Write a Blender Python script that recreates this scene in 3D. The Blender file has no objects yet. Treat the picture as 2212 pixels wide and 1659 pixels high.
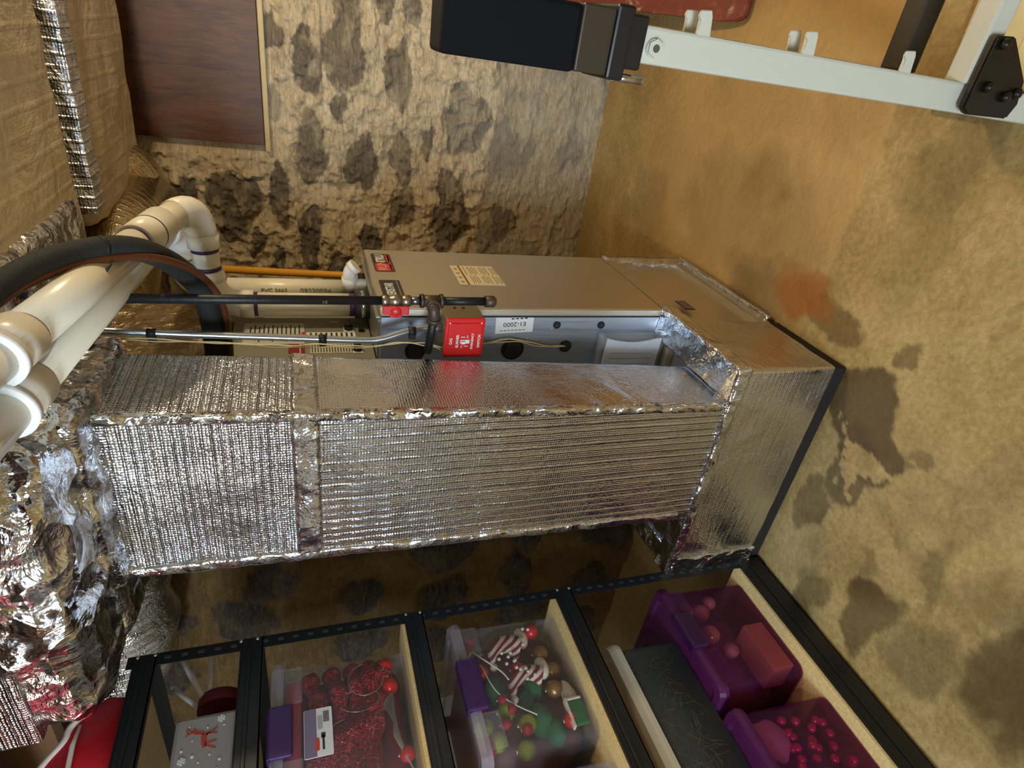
import bpy, bmesh, math, random
import numpy as np
from mathutils import Vector, Matrix, noise
random.seed(7)
SC = bpy.context.scene
COL = SC.collection
V = Vector
PI = math.pi

# ------------------------------------------------------------------ camera, world, lights, exposure
cam_d = bpy.data.cameras.new('camera')
cam = bpy.data.objects.new('camera', cam_d); COL.objects.link(cam)
cam_d.sensor_fit = 'HORIZONTAL'; cam_d.sensor_width = 36.0
cam_d.lens = 36.0 * 1290.0 / 2212.0
cam_d.clip_start = 0.02
XC = V((0.13844609, -0.2968961, -0.94482029))      # the phone was held sideways: picture right is world down
YC = V((0.85603296, 0.51562449, -0.0365916))
ZC = V((0.49803639, -0.80373135, 0.32553904))
m = Matrix.Identity(4)
for i in range(3):
    m[i][0] = XC[i]; m[i][1] = YC[i]; m[i][2] = ZC[i]
m.translation = V((0, 0, 1.5))
cam.matrix_world = m
SC.camera = cam
SC.view_settings.view_transform = 'Standard'
SC.view_settings.look = 'None'
SC.view_settings.gamma = 1.0
SC.view_settings.use_curve_mapping = False
SC.view_settings.exposure = 0.5

w = bpy.data.worlds.new('world'); SC.world = w; w.use_nodes = True
w.node_tree.nodes['Background'].inputs[0].default_value = (0.55, 0.72, 1.0, 1)
w.node_tree.nodes['Background'].inputs[1].default_value = 1.0

def light(name, kind, loc, power, col, size=0.1, target=None, sy=None):
    d = bpy.data.lights.new(name, kind); d.energy = power; d.color = col
    if kind == 'AREA':
        d.size = size
        if sy: d.shape = 'RECTANGLE'; d.size_y = sy
    elif kind == 'POINT': d.shadow_soft_size = size
    o = bpy.data.objects.new(name, d); COL.objects.link(o); o.location = loc
    if target is not None:
        o.rotation_euler = (V(target) - V(loc)).to_track_quat('-Z', 'Y').to_euler()
    return o
light('warm_bulb_light', 'POINT', (0.62, 1.75, 2.02), 34, (1.0, 0.80, 0.50), 0.05)
light('cool_bulb_light', 'POINT', (-0.35, -0.55, 2.05), 15, (1.0, 0.93, 0.82), 0.06)
light('daylight_light', 'AREA', (-0.9, -2.25, 1.75), 85, (0.66, 0.83, 1.0), 1.1, (-0.9, 0, 1.5), 0.7)
light('shelf_bulb_light', 'POINT', (-1.9, -0.15, 2.08), 18, (1.0, 0.95, 0.84), 0.07)

# ------------------------------------------------------------------ materials
def lin(c):
    def f(v):
        v /= 255.0
        return v / 12.92 if v <= 0.04045 else ((v + 0.055) / 1.055) ** 2.4
    return (f(c[0]), f(c[1]), f(c[2]), 1)
def newmat(name):
    m = bpy.data.materials.new(name); m.use_nodes = True
    nt = m.node_tree
    return m, nt, nt.nodes['Principled BSDF']
def nd(nt, typ, **kw):
    n = nt.nodes.new(typ)
    for k, v in kw.items():
        if k.startswith('i_'):
            n.inputs[k[2:].replace('_', ' ')].default_value = v
        else: setattr(n, k, v)
    return n
def ramp(nt, fac, stops):
    r = nt.nodes.new('ShaderNodeValToRGB')
    while len(r.color_ramp.elements) < len(stops): r.color_ramp.elements.new(0.5)
    for e, (p, c) in zip(r.color_ramp.elements, stops):
        e.position = p; e.color = c if len(c) == 4 else (*c, 1)
    nt.links.new(fac, r.inputs[0])
    return r.outputs[0]
def G(v): return (v, v, v, 1)
def mixc(nt, fac, a, b, mode='MIX'):
    n = nt.nodes.new('ShaderNodeMix'); n.data_type = 'RGBA'; n.blend_type = mode
    for s, v in ((0, fac), (6, a), (7, b)):
        if isinstance(v, (int, float, tuple)): n.inputs[s].default_value = v
        else: nt.links.new(v, n.inputs[s])
    return n.outputs[2]
def math_n(nt, op, a, b=0.0):
    n = nt.nodes.new('ShaderNodeMath'); n.operation = op
    for s, v in ((0, a), (1, b)):
        if isinstance(v, (int, float)): n.inputs[s].default_value = v
        else: nt.links.new(v, n.inputs[s])
    return n.outputs[0]
def tc(nt, scale=None, rot=None):
    t = nt.nodes.new('ShaderNodeTexCoord').outputs['Object']
    if scale or rot:
        mp = nt.nodes.new('ShaderNodeMapping'); nt.links.new(t, mp.inputs[0])
        if scale: mp.inputs['Scale'].default_value = scale
        if rot: mp.inputs['Rotation'].default_value = rot
        return mp.outputs[0]
    return t
def noi(nt, co, scale, detail=4, rough=0.55, dist=0.0):
    n = nt.nodes.new('ShaderNodeTexNoise'); nt.links.new(co, n.inputs['Vector'])
    n.inputs['Scale'].default_value = scale; n.inputs['Detail'].default_value = detail
    n.inputs['Roughness'].default_value = rough; n.inputs['Distortion'].default_value = dist
    return n.outputs[0]
def bump(nt, h, strength, dist, prev=None):
    b = nt.nodes.new('ShaderNodeBump'); b.inputs['Strength'].default_value = strength
    b.inputs['Distance'].default_value = dist
    nt.links.new(h, b.inputs['Height'])
    if prev is not None: nt.links.new(prev, b.inputs['Normal'])
    return b.outputs[0]
MC = {}
def plain(name, rgb, rough=0.5, metal=0.0, var=0.0, vs=30, bmp=0.0, spec=None, coat=0.0):
    if name in MC: return MC[name]
    m, nt, p = newmat(name)
    c = lin(rgb)
    p.inputs['Base Color'].default_value = c
    p.inputs['Roughness'].default_value = rough; p.inputs['Metallic'].default_value = metal
    if spec is not None: p.inputs['Specular IOR Level'].default_value = spec
    if coat: p.inputs['Coat Weight'].default_value = coat
    if var or bmp:
        n = noi(nt, tc(nt), vs, 5, 0.6)
        if var:
            col = mixc(nt, n, tuple(x * (1 - var) for x in c[:3]) + (1,), tuple(min(1, x * (1 + var)) for x in c[:3]) + (1,))
            nt.links.new(col, p.inputs['Base Color'])
        if bmp: nt.links.new(bump(nt, n, bmp, 0.004), p.inputs['Normal'])
    MC[name] = m
    return m

def foil(name, ribs=None, period=0.022, crumple=0.6, rough=0.16, tint=(226, 228, 232), rib_s=0.5, cs=9.0, scrim=0.25, kraft=0.0, facets=0.0):
    m, nt, p = newmat(name)
    t = tc(nt)
    p.inputs['Metallic'].default_value = 1.0
    n1 = noi(nt, t, cs, 5, 0.6, 0.6)
    n2 = noi(nt, t, 46, 4, 0.6, 0.4)
    rr = ramp(nt, n2, [(0.3, G(rough * 0.6)), (0.75, G(rough * 1.7))])
    nt.links.new(rr, p.inputs['Roughness'])
    c = lin(tint)
    nt.links.new(mixc(nt, n1, tuple(x * 0.82 for x in c[:3]) + (1,), c), p.inputs['Base Color'])
    # crumple: ridged
    r1 = math_n(nt, 'ABSOLUTE', math_n(nt, 'SUBTRACT', n1, 0.5))
    nrm = bump(nt, r1, crumple, 0.05)
    nrm = bump(nt, n2, crumple * 0.45, 0.006, nrm)
    if facets:
        for fs_, k_ in ((11, 1.0), (27, .5)):
            vf = nt.nodes.new('ShaderNodeTexVoronoi'); vf.inputs['Scale'].default_value = fs_
            dn = nt.nodes.new('ShaderNodeTexNoise'); dn.inputs['Scale'].default_value = 6; nt.links.new(t, dn.inputs['Vector'])
            nt.links.new(mixc(nt, .12, t, dn.outputs[1]), vf.inputs['Vector'])
            nrm = bump(nt, vf.outputs[0], facets * k_, .4 / fs_, nrm)
    if ribs:
        rt = tc(nt, scale=None)
        w = nt.nodes.new('ShaderNodeTexWave'); w.wave_type = 'BANDS'; w.bands_direction = ribs
        w.wave_profile = 'SIN'
        nt.links.new(rt, w.inputs['Vector'])
        w.inputs['Scale'].default_value = 2 * PI / (20 * period); w.inputs['Distortion'].default_value = 0.7
        w.inputs['Detail'].default_value = 2.0; w.inputs['Detail Scale'].default_value = 0.4
        thin = ramp(nt, w.outputs[1], [(0.72, G(0)), (0.98, G(1))])
        brk = ramp(nt, noi(nt, t, 7, 2), [(0.35, G(0.35)), (0.55, G(1))])
        nrm = bump(nt, mixc(nt, 1.0, thin, brk, 'MULTIPLY'), rib_s, 0.006, nrm)
    if scrim:
        v = nt.nodes.new('ShaderNodeTexVoronoi'); nt.links.new(tc(nt, scale=(1.0, 1.0, 1.0)), v.inputs['Vector'])
        v.inputs['Scale'].default_value = 150; v.inputs['Randomness'].default_value = 0.25
        nrm = bump(nt, v.outputs[0], scrim, 0.003, nrm)
    nt.links.new(nrm, p.inputs['Normal'])
    if kraft:
        p.inputs['Metallic'].default_value = 1 - kraft
    return m

M_galv = None
def metal(name, rgb, rough, brush=None, bs=0.06):
    m, nt, p = newmat(name)
    c = lin(rgb); p.inputs['Metallic'].default_value = 0.92
    s = {'x': (2, 90, 90), 'y': (90, 2, 90), 'z': (90, 90, 2), None: (14, 14, 14)}[brush]
    n = noi(nt, tc(nt, scale=s), 3.0, 4, 0.6)
    nt.links.new(mixc(nt, n, tuple(x * 0.8 for x in c[:3]) + (1,), c), p.inputs['Base Color'])
    nt.links.new(ramp(nt, n, [(0.2, G(rough * 0.8)), (0.8, G(rough * 1.25))]), p.inputs['Roughness'])
    nt.links.new(bump(nt, n, bs, 0.002), p.inputs['Normal'])
    return m

def clearish(name, tint, milk, alpha, rough=0.3):
    """translucent plastic: see-through share 1-alpha, tinted; the rest a milky gloss"""
    m, nt, p = newmat(name)
    p.inputs['Base Color'].default_value = lin(milk); p.inputs['Roughness'].default_value = rough
    tr = nt.nodes.new('ShaderNodeBsdfTransparent'); tr.inputs[0].default_value = lin(tint)
    mx = nt.nodes.new('ShaderNodeMixShader'); out = nt.nodes['Material Output']
    mx.inputs[0].default_value = alpha
    nt.links.new(tr.outputs[0], mx.inputs[1]); nt.links.new(p.outputs[0], mx.inputs[2])
    nt.links.new(mx.outputs[0], out.inputs[0])
    return m

# ------------------------------------------------------------------ mesh helpers
def tag(o, label=None, cat=None, group=None, kind=None):
    if label: o['label'] = label
    if cat: o['category'] = cat
    if group: o['group'] = group
    if kind: o['kind'] = kind
    return o
def thing(name, label, cat, loc, group=None):
    o = bpy.data.objects.new(name, None); COL.objects.link(o); o.location = loc
    o.empty_display_size = 0.05
    return tag(o, label, cat, group)
def obj(name, bm, mats, parent=None, smooth=False, origin=None):
    """bm in world coordinates -> one mesh object; parent: its thing (unrotated, so child offset is the thing's place)"""
    root = parent
    off = V((0, 0, 0))
    while root is not None:
        off += V(root.location); root = root.parent
    if parent is None:
        if origin is None:
            xs = [v.co for v in bm.verts]
            origin = V((sum(c.x for c in xs) / len(xs), sum(c.y for c in xs) / len(xs), min(c.z for c in xs)))
        off = V(origin)
    for v in bm.verts: v.co -= off
    me = bpy.data.meshes.new(name)
    bmesh.ops.recalc_face_normals(bm, faces=bm.faces)
    bm.to_mesh(me); bm.free()
    if not isinstance(mats, (list, tuple)): mats = [mats]
    for mt in mats: me.materials.append(mt)
    if smooth:
        for p in me.polygons: p.use_smooth = True
    o = bpy.data.objects.new(name, me); COL.objects.link(o)
    if parent is not None: o.parent = parent
    else: o.location = off
    return o
def struct(name, bm, mats, smooth=False):
    return tag(obj(name, bm, mats, None, smooth, (0, 0, 0)), kind='structure')
def B(): return bmesh.new()
def box(bm, a, b, bev=0.0, mi=0, mat=None, seg=2):
    c = [(a[i] + b[i]) / 2 for i in range(3)]; s = [abs(b[i] - a[i]) for i in range(3)]
    M = Matrix.Translation(c) @ Matrix.Diagonal((*s, 1))
    if mat is not None: M = mat @ M
    r = bmesh.ops.create_cube(bm, size=1.0, matrix=M)
    vs = r['verts']; fs = set(f for v in vs for f in v.link_faces)
    if bev > 0:
        es = list(set(e for v in vs for e in v.link_edges))
        rr = bmesh.ops.bevel(bm, geom=es, offset=bev, segments=seg, affect='EDGES', profile=0.5)
        fs = set(rr['faces']) | set(f for f in fs if f.is_valid)
    for f in fs:
        if f.is_valid: f.material_index = mi
    return bm
def frame(d, hint=None):
    d = V(d).normalized()
    h = V(hint) if hint is not None else (V((0, 0, 1)) if abs(d.z) < 0.9 else V((1, 0, 0)))
    x = h.cross(d).normalized(); y = d.cross(x)
    return x, y, d
def tube(bm, pts, r, seg=16, mi=0, cap=True):
    pts = [V(p) for p in pts]
    n = len(pts); rs = r if isinstance(r, (list, tuple)) else [r] * n
    x = None; rings = []
    for i, p in enumerate(pts):
        d = (pts[min(i + 1, n - 1)] - pts[max(i - 1, 0)]).normalized()
        if x is None: x, y, _ = frame(d)
        else:
            x = (x - d * x.dot(d)).normalized(); y = d.cross(x)
        rings.append([bm.verts.new(p + (x * math.cos(2 * PI * k / seg) + y * math.sin(2 * PI * k / seg)) * rs[i]) for k in range(seg)])
    for i in range(n - 1):
        for k in range(seg):
            f = bm.faces.new((rings[i][k], rings[i][(k + 1) % seg], rings[i + 1][(k + 1) % seg], rings[i + 1][k]))
            f.material_index = mi; f.smooth = True
    if cap:
        for rg in (rings[0][::-1], rings[-1]):
            f = bm.faces.new(rg); f.material_index = mi
    return bm
def smoothpath(pts, k=6):
    pts = [V(p) for p in pts]; out = []
    P = [2 * pts[0] - pts[1]] + pts + [2 * pts[-1] - pts[-2]]
    for i in range(1, len(P) - 2):
        for j in range(k):
            t = j / k
            a, b, c, d = P[i - 1], P[i], P[i + 1], P[i + 2]
            out.append(0.5 * ((2 * b) + (c - a) * t + (2 * a - 5 * b + 4 * c - d) * t * t + (3 * b - a - 3 * c + d) * t ** 3))
    out.append(pts[-1]); return out
def elbow(a, c, b, k=8):
    a, b, c = V(a), V(b), V(c)
    return [a * (1 - t) ** 2 + c * 2 * t * (1 - t) + b * t * t for t in [i / k for i in range(k + 1)]]
def sphere(bm, c, r, u=16, v=10, mi=0, sc=(1, 1, 1), rot=None):
    M = Matrix.Translation(c) @ (rot or Matrix.Identity(4)) @ Matrix.Diagonal((*sc, 1))
    rr = bmesh.ops.create_uvsphere(bm, u_segments=u, v_segments=v, radius=r, matrix=M)
    for f in set(f for q in rr['verts'] for f in q.link_faces): f.material_index = mi; f.smooth = True
def prism(bm, poly, d, mi=0):
    """closed solid: polygon of 3-D points pushed along vector d"""
    a = [bm.verts.new(p) for p in poly]; b = [bm.verts.new(V(p) + V(d)) for p in poly]
    fs = [bm.faces.new(a), bm.faces.new(b[::-1])]
    n = len(poly)
    for i in range(n): fs.append(bm.faces.new((a[i], b[i], b[(i + 1) % n], a[(i + 1) % n])))
    for f in fs: f.material_index = mi
    return fs
def fold_box(a, b, res, amp, nscale, seed=0, mapf=None, bev=0.0, mi=0, fine=0.0):
    """box with finely divided, wrinkled faces"""
    bm = B(); box(bm, a, b, bev)
    bmesh.ops.triangulate(bm, faces=[f for f in bm.faces if len(f.verts) > 4])
    for ax in range(3):
        n = max(1, int(abs(b[ax] - a[ax]) / res))
        for i in range(1, n):
            c = a[ax] + (b[ax] - a[ax]) * i / n
            pn = [0, 0, 0]; pn[ax] = 1; pc = [0, 0, 0]; pc[ax] = c
            bmesh.ops.bisect_plane(bm, geom=bm.verts[:] + bm.edges[:] + bm.faces[:], plane_co=pc, plane_no=pn)
    bm.normal_update()
    ns = {v: v.normal.copy() for v in bm.verts}
    for v in bm.verts:
        q = v.co * nscale + V((seed * 3.1, seed * 1.7, 0))
        h = noise.fractal(q, 0.9, 2.2, 3)
        rdg = 1 - abs(noise.noise(q * 1.7 + V((9, 9, 9)))) * 2
        v.co += ns[v] * (h * 0.6 + rdg * 0.4) * amp
    if mapf:
        for v in bm.verts: v.co = mapf(v.co)
    for f in bm.faces: f.smooth = True; f.material_index = mi
    return bm
def text(s, size, org, xd, yd, mat, parent, name='lettering', sx=1.0, bold=0.0, align='CENTER'):
    c = bpy.data.curves.new('t', 'FONT'); c.body = s; c.size = size; c.align_x = align; c.align_y = 'CENTER'
    c.extrude = 0.0004; c.offset = bold
    o = bpy.data.objects.new('t', c); COL.objects.link(o)
    dg = bpy.context.evaluated_depsgraph_get(); dg.update()
    me = bpy.data.meshes.new_from_object(o.evaluated_get(dg))
    bpy.data.objects.remove(o); bpy.data.curves.remove(c)
    bm = B(); bm.from_mesh(me); bpy.data.meshes.remove(me)
    xd, yd = V(xd).normalized(), V(yd).normalized(); zd = xd.cross(yd)
    for v in bm.verts:
        v.co = V(org) + xd * v.co.x * sx + yd * v.co.y + zd * v.co.z
    return obj(name, bm, mat, parent)
def bez_rect(bm, o, xd, yd, w, h, t, mi=0, r=0.0):
    """thin sticker / plate: centre o, spans w along xd, h along yd, thickness t"""
    o, xd, yd = V(o), V(xd).normalized(), V(yd).normalized(); zd = xd.cross(yd)
    pts = []
    if r <= 0: cs = [(-w / 2, -h / 2), (w / 2, -h / 2), (w / 2, h / 2), (-w / 2, h / 2)]
    else:
        cs = []
        for (cx, cy, a0) in ((w / 2 - r, h / 2 - r, 0), (-w / 2 + r, h / 2 - r, 90), (-w / 2 + r, -h / 2 + r, 180), (w / 2 - r, -h / 2 + r, 270)):
            for k in range(5):
                a = math.radians(a0 + k * 22.5); cs.append((cx + r * math.cos(a), cy + r * math.sin(a)))
    return prism(bm, [o + xd * x + yd * y for x, y in cs], zd * t, mi)
XP, YP, ZP = V((1, 0, 0)), V((0, 1, 0)), V((0, 0, 1))

# numpy value noise for the large surfaces
def vnoise(x, y, seed=0):
    rs = np.random.RandomState(seed); T = rs.rand(64, 64)
    xi = np.floor(x).astype(int); yi = np.floor(y).astype(int); fx = x - xi; fy = y - yi
    fx = fx * fx * (3 - 2 * fx); fy = fy * fy * (3 - 2 * fy)
    g = lambda a, b: T[a % 64, b % 64]
    return (g(xi, yi) * (1 - fx) + g(xi + 1, yi) * fx) * (1 - fy) + (g(xi, yi + 1) * (1 - fx) + g(xi + 1, yi + 1) * fx) * fy
def fbm(x, y, seed=0, o=5):
    s = 0; a = 0.5
    for k in range(o):
        s = s + a * vnoise(x, y, seed + k); x = x * 2.03; y = y * 2.03; a *= 0.5
    return s / (1 - 0.5 ** o)
def grid_obj(name, U, W, place, H, attrs, mat):
    """U (n), W (m) 1-D coordinate arrays; place(u,w,h)->xyz arrays"""
    uu, ww = np.meshgrid(U, W, indexing='ij')
    h = H(uu, ww); X, Y, Z = place(uu, ww, h)
    n, mm = uu.shape
    me = bpy.data.meshes.new(name)
    co = np.stack([X, Y, Z], -1).reshape(-1, 3)
    idx = np.arange(n * mm).reshape(n, mm)
    q = np.stack([idx[:-1, :-1], idx[1:, :-1], idx[1:, 1:], idx[:-1, 1:]], -1).reshape(-1, 4)
    me.from_pydata(co.tolist(), [], q.tolist())
    for p in me.polygons: p.use_smooth = True
    for an, fn in attrs.items():
        a = me.attributes.new(an, 'FLOAT', 'POINT')
        a.data.foreach_set('value', np.ascontiguousarray(fn(uu, ww), dtype=np.float32).reshape(-1))
    me.materials.append(mat)
    o = bpy.data.objects.new(name, me); COL.objects.link(o)
    return tag(o, kind='structure')
def smst(x, a, b):
    t = np.clip((x - a) / (b - a), 0, 1); return t * t * (3 - 2 * t)

# ------------------------------------------------------------------ the room
# floor
m_floor, nt, p = newmat('painted_concrete')
t = tc(nt)
at = nt.nodes.new('ShaderNodeAttribute'); at.attribute_name = 'stain_shade'
ar = nt.nodes.new('ShaderNodeAttribute'); ar.attribute_name = 'rust'
ap = nt.nodes.new('ShaderNodeAttribute'); ap.attribute_name = 'patch'
n1 = noi(nt, t, 3.2, 6, 0.62, 0.5); n2 = noi(nt, t, 60, 5, 0.7)
base = ramp(nt, n1, [(0.3, lin((150, 120, 66))), (0.5, lin((172, 142, 84))), (0.7, lin((194, 166, 108)))])
base = mixc(nt, 0.25, base, ramp(nt, n2, [(0.35, lin((126, 96, 48))), (0.65, lin((222, 196, 140)))]))
base = mixc(nt, ap.outputs['Fac'], base, lin((196, 158, 98)))
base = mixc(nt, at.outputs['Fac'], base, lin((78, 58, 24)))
base = mixc(nt, ar.outputs['Fac'], base, lin((150, 84, 26)))
nt.links.new(base, p.inputs['Base Color']); p.inputs['Roughness'].default_value = 0.62
nt.links.new(bump(nt, n2, 0.5, 0.005, bump(nt, n1, 0.3, 0.02)), p.inputs['Normal'])
STAIN_SHADES = [(-0.79, 1.03, .13, .13, 1, .2), (-0.86, .91, .10, .07, .95, .2), (-1.17, 1.05, .12, .055, .75, .3), (-.98, .98, .10, .08, .85, .25), (-.61, 1.24, .07, .12, .8, .4),  # floor stains, with shade beside the furnace and along the rack painted in
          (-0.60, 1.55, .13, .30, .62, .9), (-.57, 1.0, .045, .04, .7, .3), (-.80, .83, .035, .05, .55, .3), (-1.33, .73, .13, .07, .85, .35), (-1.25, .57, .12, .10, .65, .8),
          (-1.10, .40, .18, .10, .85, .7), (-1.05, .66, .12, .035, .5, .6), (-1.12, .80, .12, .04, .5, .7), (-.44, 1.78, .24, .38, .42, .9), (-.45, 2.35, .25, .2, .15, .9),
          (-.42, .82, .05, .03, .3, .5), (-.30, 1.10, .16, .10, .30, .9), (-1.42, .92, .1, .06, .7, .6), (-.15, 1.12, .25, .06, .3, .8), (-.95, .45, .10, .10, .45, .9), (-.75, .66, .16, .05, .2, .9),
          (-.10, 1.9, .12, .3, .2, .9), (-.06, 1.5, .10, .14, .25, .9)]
CRACK = [(-.714, 1.185), (-.80, 1.02), (-.87, .98), (-.962, .903), (-1.0, .80), (-1.043, .687), (-1.06, .60), (-1.073, .537), (-1.09, .42)]
def stain_shade(u, w):
    s = np.zeros_like(u)
    n1 = fbm(u * 9, w * 9, 3) - .5; n2 = fbm(u * 9 + 7, w * 9, 9) - .5; n3 = fbm(u * 45, w * 45, 14) - .5
    for (x, y, a, b, k, sf) in STAIN_SHADES:
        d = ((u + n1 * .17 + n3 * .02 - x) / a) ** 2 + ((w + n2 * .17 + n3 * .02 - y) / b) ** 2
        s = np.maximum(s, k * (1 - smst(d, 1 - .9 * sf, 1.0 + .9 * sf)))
    fl = fbm(u * 11 + 3, w * 11, 21)
    hard = smst(fl, .585, .60)
    near = smst(-(np.abs(u + .9) - .28), 0, .05) * smst(-(np.abs(w - .95) - .22), 0, .05)
    s = s * (1 - .95 * hard * near)
    # crack with a soft dark side
    dmin = np.ones_like(u) * 9
    for (x0, y0), (x1, y1) in zip(CRACK[:-1], CRACK[1:]):
        dx, dy = x1 - x0, y1 - y0; L = dx * dx + dy * dy
        t = np.clip(((u - x0) * dx + (w - y0) * dy) / L, 0, 1)
        dmin = np.minimum(dmin, np.hypot(u + n3 * .02 - x0 - t * dx, w + n1 * .05 - y0 - t * dy))
    s = np.maximum(s, .55 * np.exp(-(dmin / .0045) ** 2)); s = np.maximum(s, .28 * np.exp(-(dmin / .03) ** 2))
    return np.clip(s * .85 + .22 * smst(fbm(u * 3.3 + 2, w * 3.3, 41), .45, .7), 0, 1)
def rust(u, w):
    d = ((u + .575 + (fbm(u * 12, w * 12, 5) - .5) * .1) / .07) ** 2 + ((w - 1.40) / .14) ** 2
    return 0.75 * (1 - smst(d, .2, 1.5))
def patch(u, w):
    # a browner trowelled patch beyond a seam that runs diagonally across the floor
    k = w - (1.34 + (np.clip(u, -.5, .3) + .3) * 0.02 + (fbm(u * 10, w * 10, 13) - .5) * .07)
    return 0.8 * smst(k, -.006, .012) * (1 - smst(w, 2.2, 2.7)) * (u > -.7)
def fh(u, w):
    return 0.004 * (fbm(u * 6, w * 6, 31) - .5) + .0025 * (fbm(u * 40, w * 40, 33) - .5) + 0.0015 * patch(u, w)
US = np.concatenate([np.linspace(-3.2, -1.7, 20, endpoint=False), np.linspace(-1.7, .5, 300), np.linspace(.52, 2.4, 20)])
WS = np.concatenate([np.linspace(-2.4, .1, 25, endpoint=False), np.linspace(.1, 3.2, 390)])
fl_o = grid_obj('floor', US, WS, lambda u, w, h: (u, w, h - .004), fh, {'stain_shade': stain_shade, 'rust': rust, 'patch': patch}, m_floor)

# stone walls
def stone_mat(name, mort, stone_cols):
    m, nt, p = newmat(name)
    t = tc(nt)
    a = nt.nodes.new('ShaderNodeAttribute'); a.attribute_name = 'stone'
    b = nt.nodes.new('ShaderNodeAttribute'); b.attribute_name = 'tone'
    n1 = noi(nt, t, 8, 6, .65, .6); n2 = noi(nt, t, 42, 6, .72); n3 = noi(nt, tc(nt, scale=(1, 1, 3.2)), 20, 6, .72, 1.2)
    mc = ramp(nt, n1, [(.28, lin(mort[0])), (.5, lin(mort[1])), (.72, lin(mort[2]))])
    mc = mixc(nt, .55, mc, ramp(nt, n3, [(.30, lin((92, 76, 48))), (.46, lin(mort[1])), (.62, lin(mort[2]))]))
    sc = ramp(nt, b.outputs['Fac'], [(0, lin(stone_cols[0])), (.4, lin(stone_cols[1])), (.7, lin(stone_cols[2])), (1, lin(stone_cols[3]))])
    sc = mixc(nt, .35, sc, ramp(nt, n3, [(.3, G(.03)), (.5, G(.15)), (.7, G(.34))]))
    nt.links.new(mixc(nt, a.outputs['Fac'], mc, sc), p.inputs['Base Color'])
    p.inputs['Roughness'].default_value = .9; p.inputs['Specular IOR Level'].default_value = .2
    nt.links.new(bump(nt, n3, .8, .013, bump(nt, n2, .9, .009)), p.inputs['Normal'])
    return m
MORT = [(176, 150, 114), (228, 206, 168), (250, 236, 206)]
STC = [(92, 76, 52), (128, 108, 80), (150, 134, 108), (186, 172, 148)]
m_wall = stone_mat('mortared_fieldstone', MORT, STC)
STN = [(-0.21, 1.45, 0.14, 0.061, .25), (-0.13, 1.29, 0.187, 0.094, .55), (-0.22, 1.05, 0.16, 0.063, .55), (-0.4, 1.59, 0.08, 0.035, .8), (-0.38, 1.31, 0.062, 0.033, .3),
       (-0.12, 1.58, 0.068, 0.051, .45), (-0.57, 1.44, 0.156, 0.074, .35), (-0.62, 1.21, 0.15, 0.078, .2), (-0.59, 1.02, 0.13, 0.054, .5), (-0.51, 0.89, 0.075, 0.027, .6),
       (-0.39, 0.72, 0.193, 0.106, .9), (-0.84, 0.76, 0.194, 0.104, .05), (-0.83, 1.0, 0.099, 0.066, .4), (-0.8, 1.58, 0.164, 0.045, .12), (-0.99, 1.45, 0.161, 0.062, .0),
       (-0.85, 1.79, 0.185, 0.11, .0), (-0.99, 1.16, 0.078, 0.061, .0), (-1.12, 1.6, 0.078, 0.03, .0), (0.05, 1.0, 0.086, 0.036, .7), (0.03, 1.11, 0.051, 0.039, .6),
       (-0.84, 1.99, 0.127, 0.048, .0), (-0.87, 0.46, 0.101, 0.079, .35), (-1.03, 1.69, 0.07, 0.042, .1), (-1.2, 1.3, .13, .08, .1), (-1.3, .9, .12, .1, .2), (-1.25, .5, .15, .08, .3),  # darkest tones near the furnace include painted shade; first one here is shadow alone
       (.3, .75, .12, .08, .5), (.34, 1.3, .1, .07, .4), (.6, 1.0, .15, .09, .5), (.62, 1.5, .12, .08, .3), (.55, .5, .14, .09, .6), (.95, .8, .14, .1, .4), (.95, 1.35, .15, .09, .5),
       (1.3, 1.0, .13, .09, .3), (1.35, 1.6, .13, .08, .5), (1.7, 1.2, .14, .09, .4), (-1.6, 1.2, .13, .1, .3), (-1.65, .7, .12, .1, .3)]
def stones(lst, u, w, seed=1):
    wx = u + (fbm(u * 9, w * 9, seed + 3) - .5) * .06 + (fbm(u * 34, w * 34, seed + 5) - .5) * .03
    wz = w + (fbm(u * 9 + 5, w * 9, seed + 8) - .5) * .045 + (fbm(u * 34, w * 34 + 4, seed + 11) - .5) * .022
    s = np.zeros_like(u); tn = np.zeros_like(u) + .4; hh = np.zeros_like(u); gap = np.zeros_like(u)
    for i, (x, z, a, b, k) in enumerate(lst):
        qx, qz = (wx - x) / a, (wz - z) / b
        th = np.arctan2(qz, qx); r1, r2, r3 = (i * 2.399) % 6.28, (i * 1.117 + 1) % 6.28, (i * 3.71 + 2) % 6.28
        rad = .97 + .13 * np.sin(2 * th + r1) + .11 * np.sin(3 * th + r2) + .06 * np.sin(5 * th + r3)
        d = (qx * qx + qz * qz) / (rad * rad)
        mk = 1 - smst(d, .90, 1.06)
        gap = np.maximum(gap, np.exp(-((d - 1.08) / .11) ** 2))
        s = np.maximum(s, mk)
        tn = np.where(mk > .02, k, tn)
        hh = np.maximum(hh, np.clip(1.1 - d, 0, 1) ** .5 * (.5 + .5 * ((i * 37) % 10) / 10))
    smear = smst(fbm(u * 13, w * 22, seed + 17), .50, .60)      # mortar slobbered over the faces
    s = s * (1 - .30 * smear)
    return s, tn, hh - .45 * gap * smst(fbm(u * 15, w * 15, seed + 29), .4, .55)
def foot(u, w):   # the smoother grey concrete footing of the wall
    e = .60 + (fbm(u * 5, w * 5, 50) - .5) * .16
    return (1 - smst(w, e - .03, e + .02))
def wall_stone(u, w):
    s, _, _ = stones(STN, u, w); f = foot(u, w)
    st = smst(fbm(u * 4, w * 7, 61), .47, .60)
    return np.clip(np.maximum(s * .86, f * (.45 + .45 * st)), 0, 1)
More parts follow.
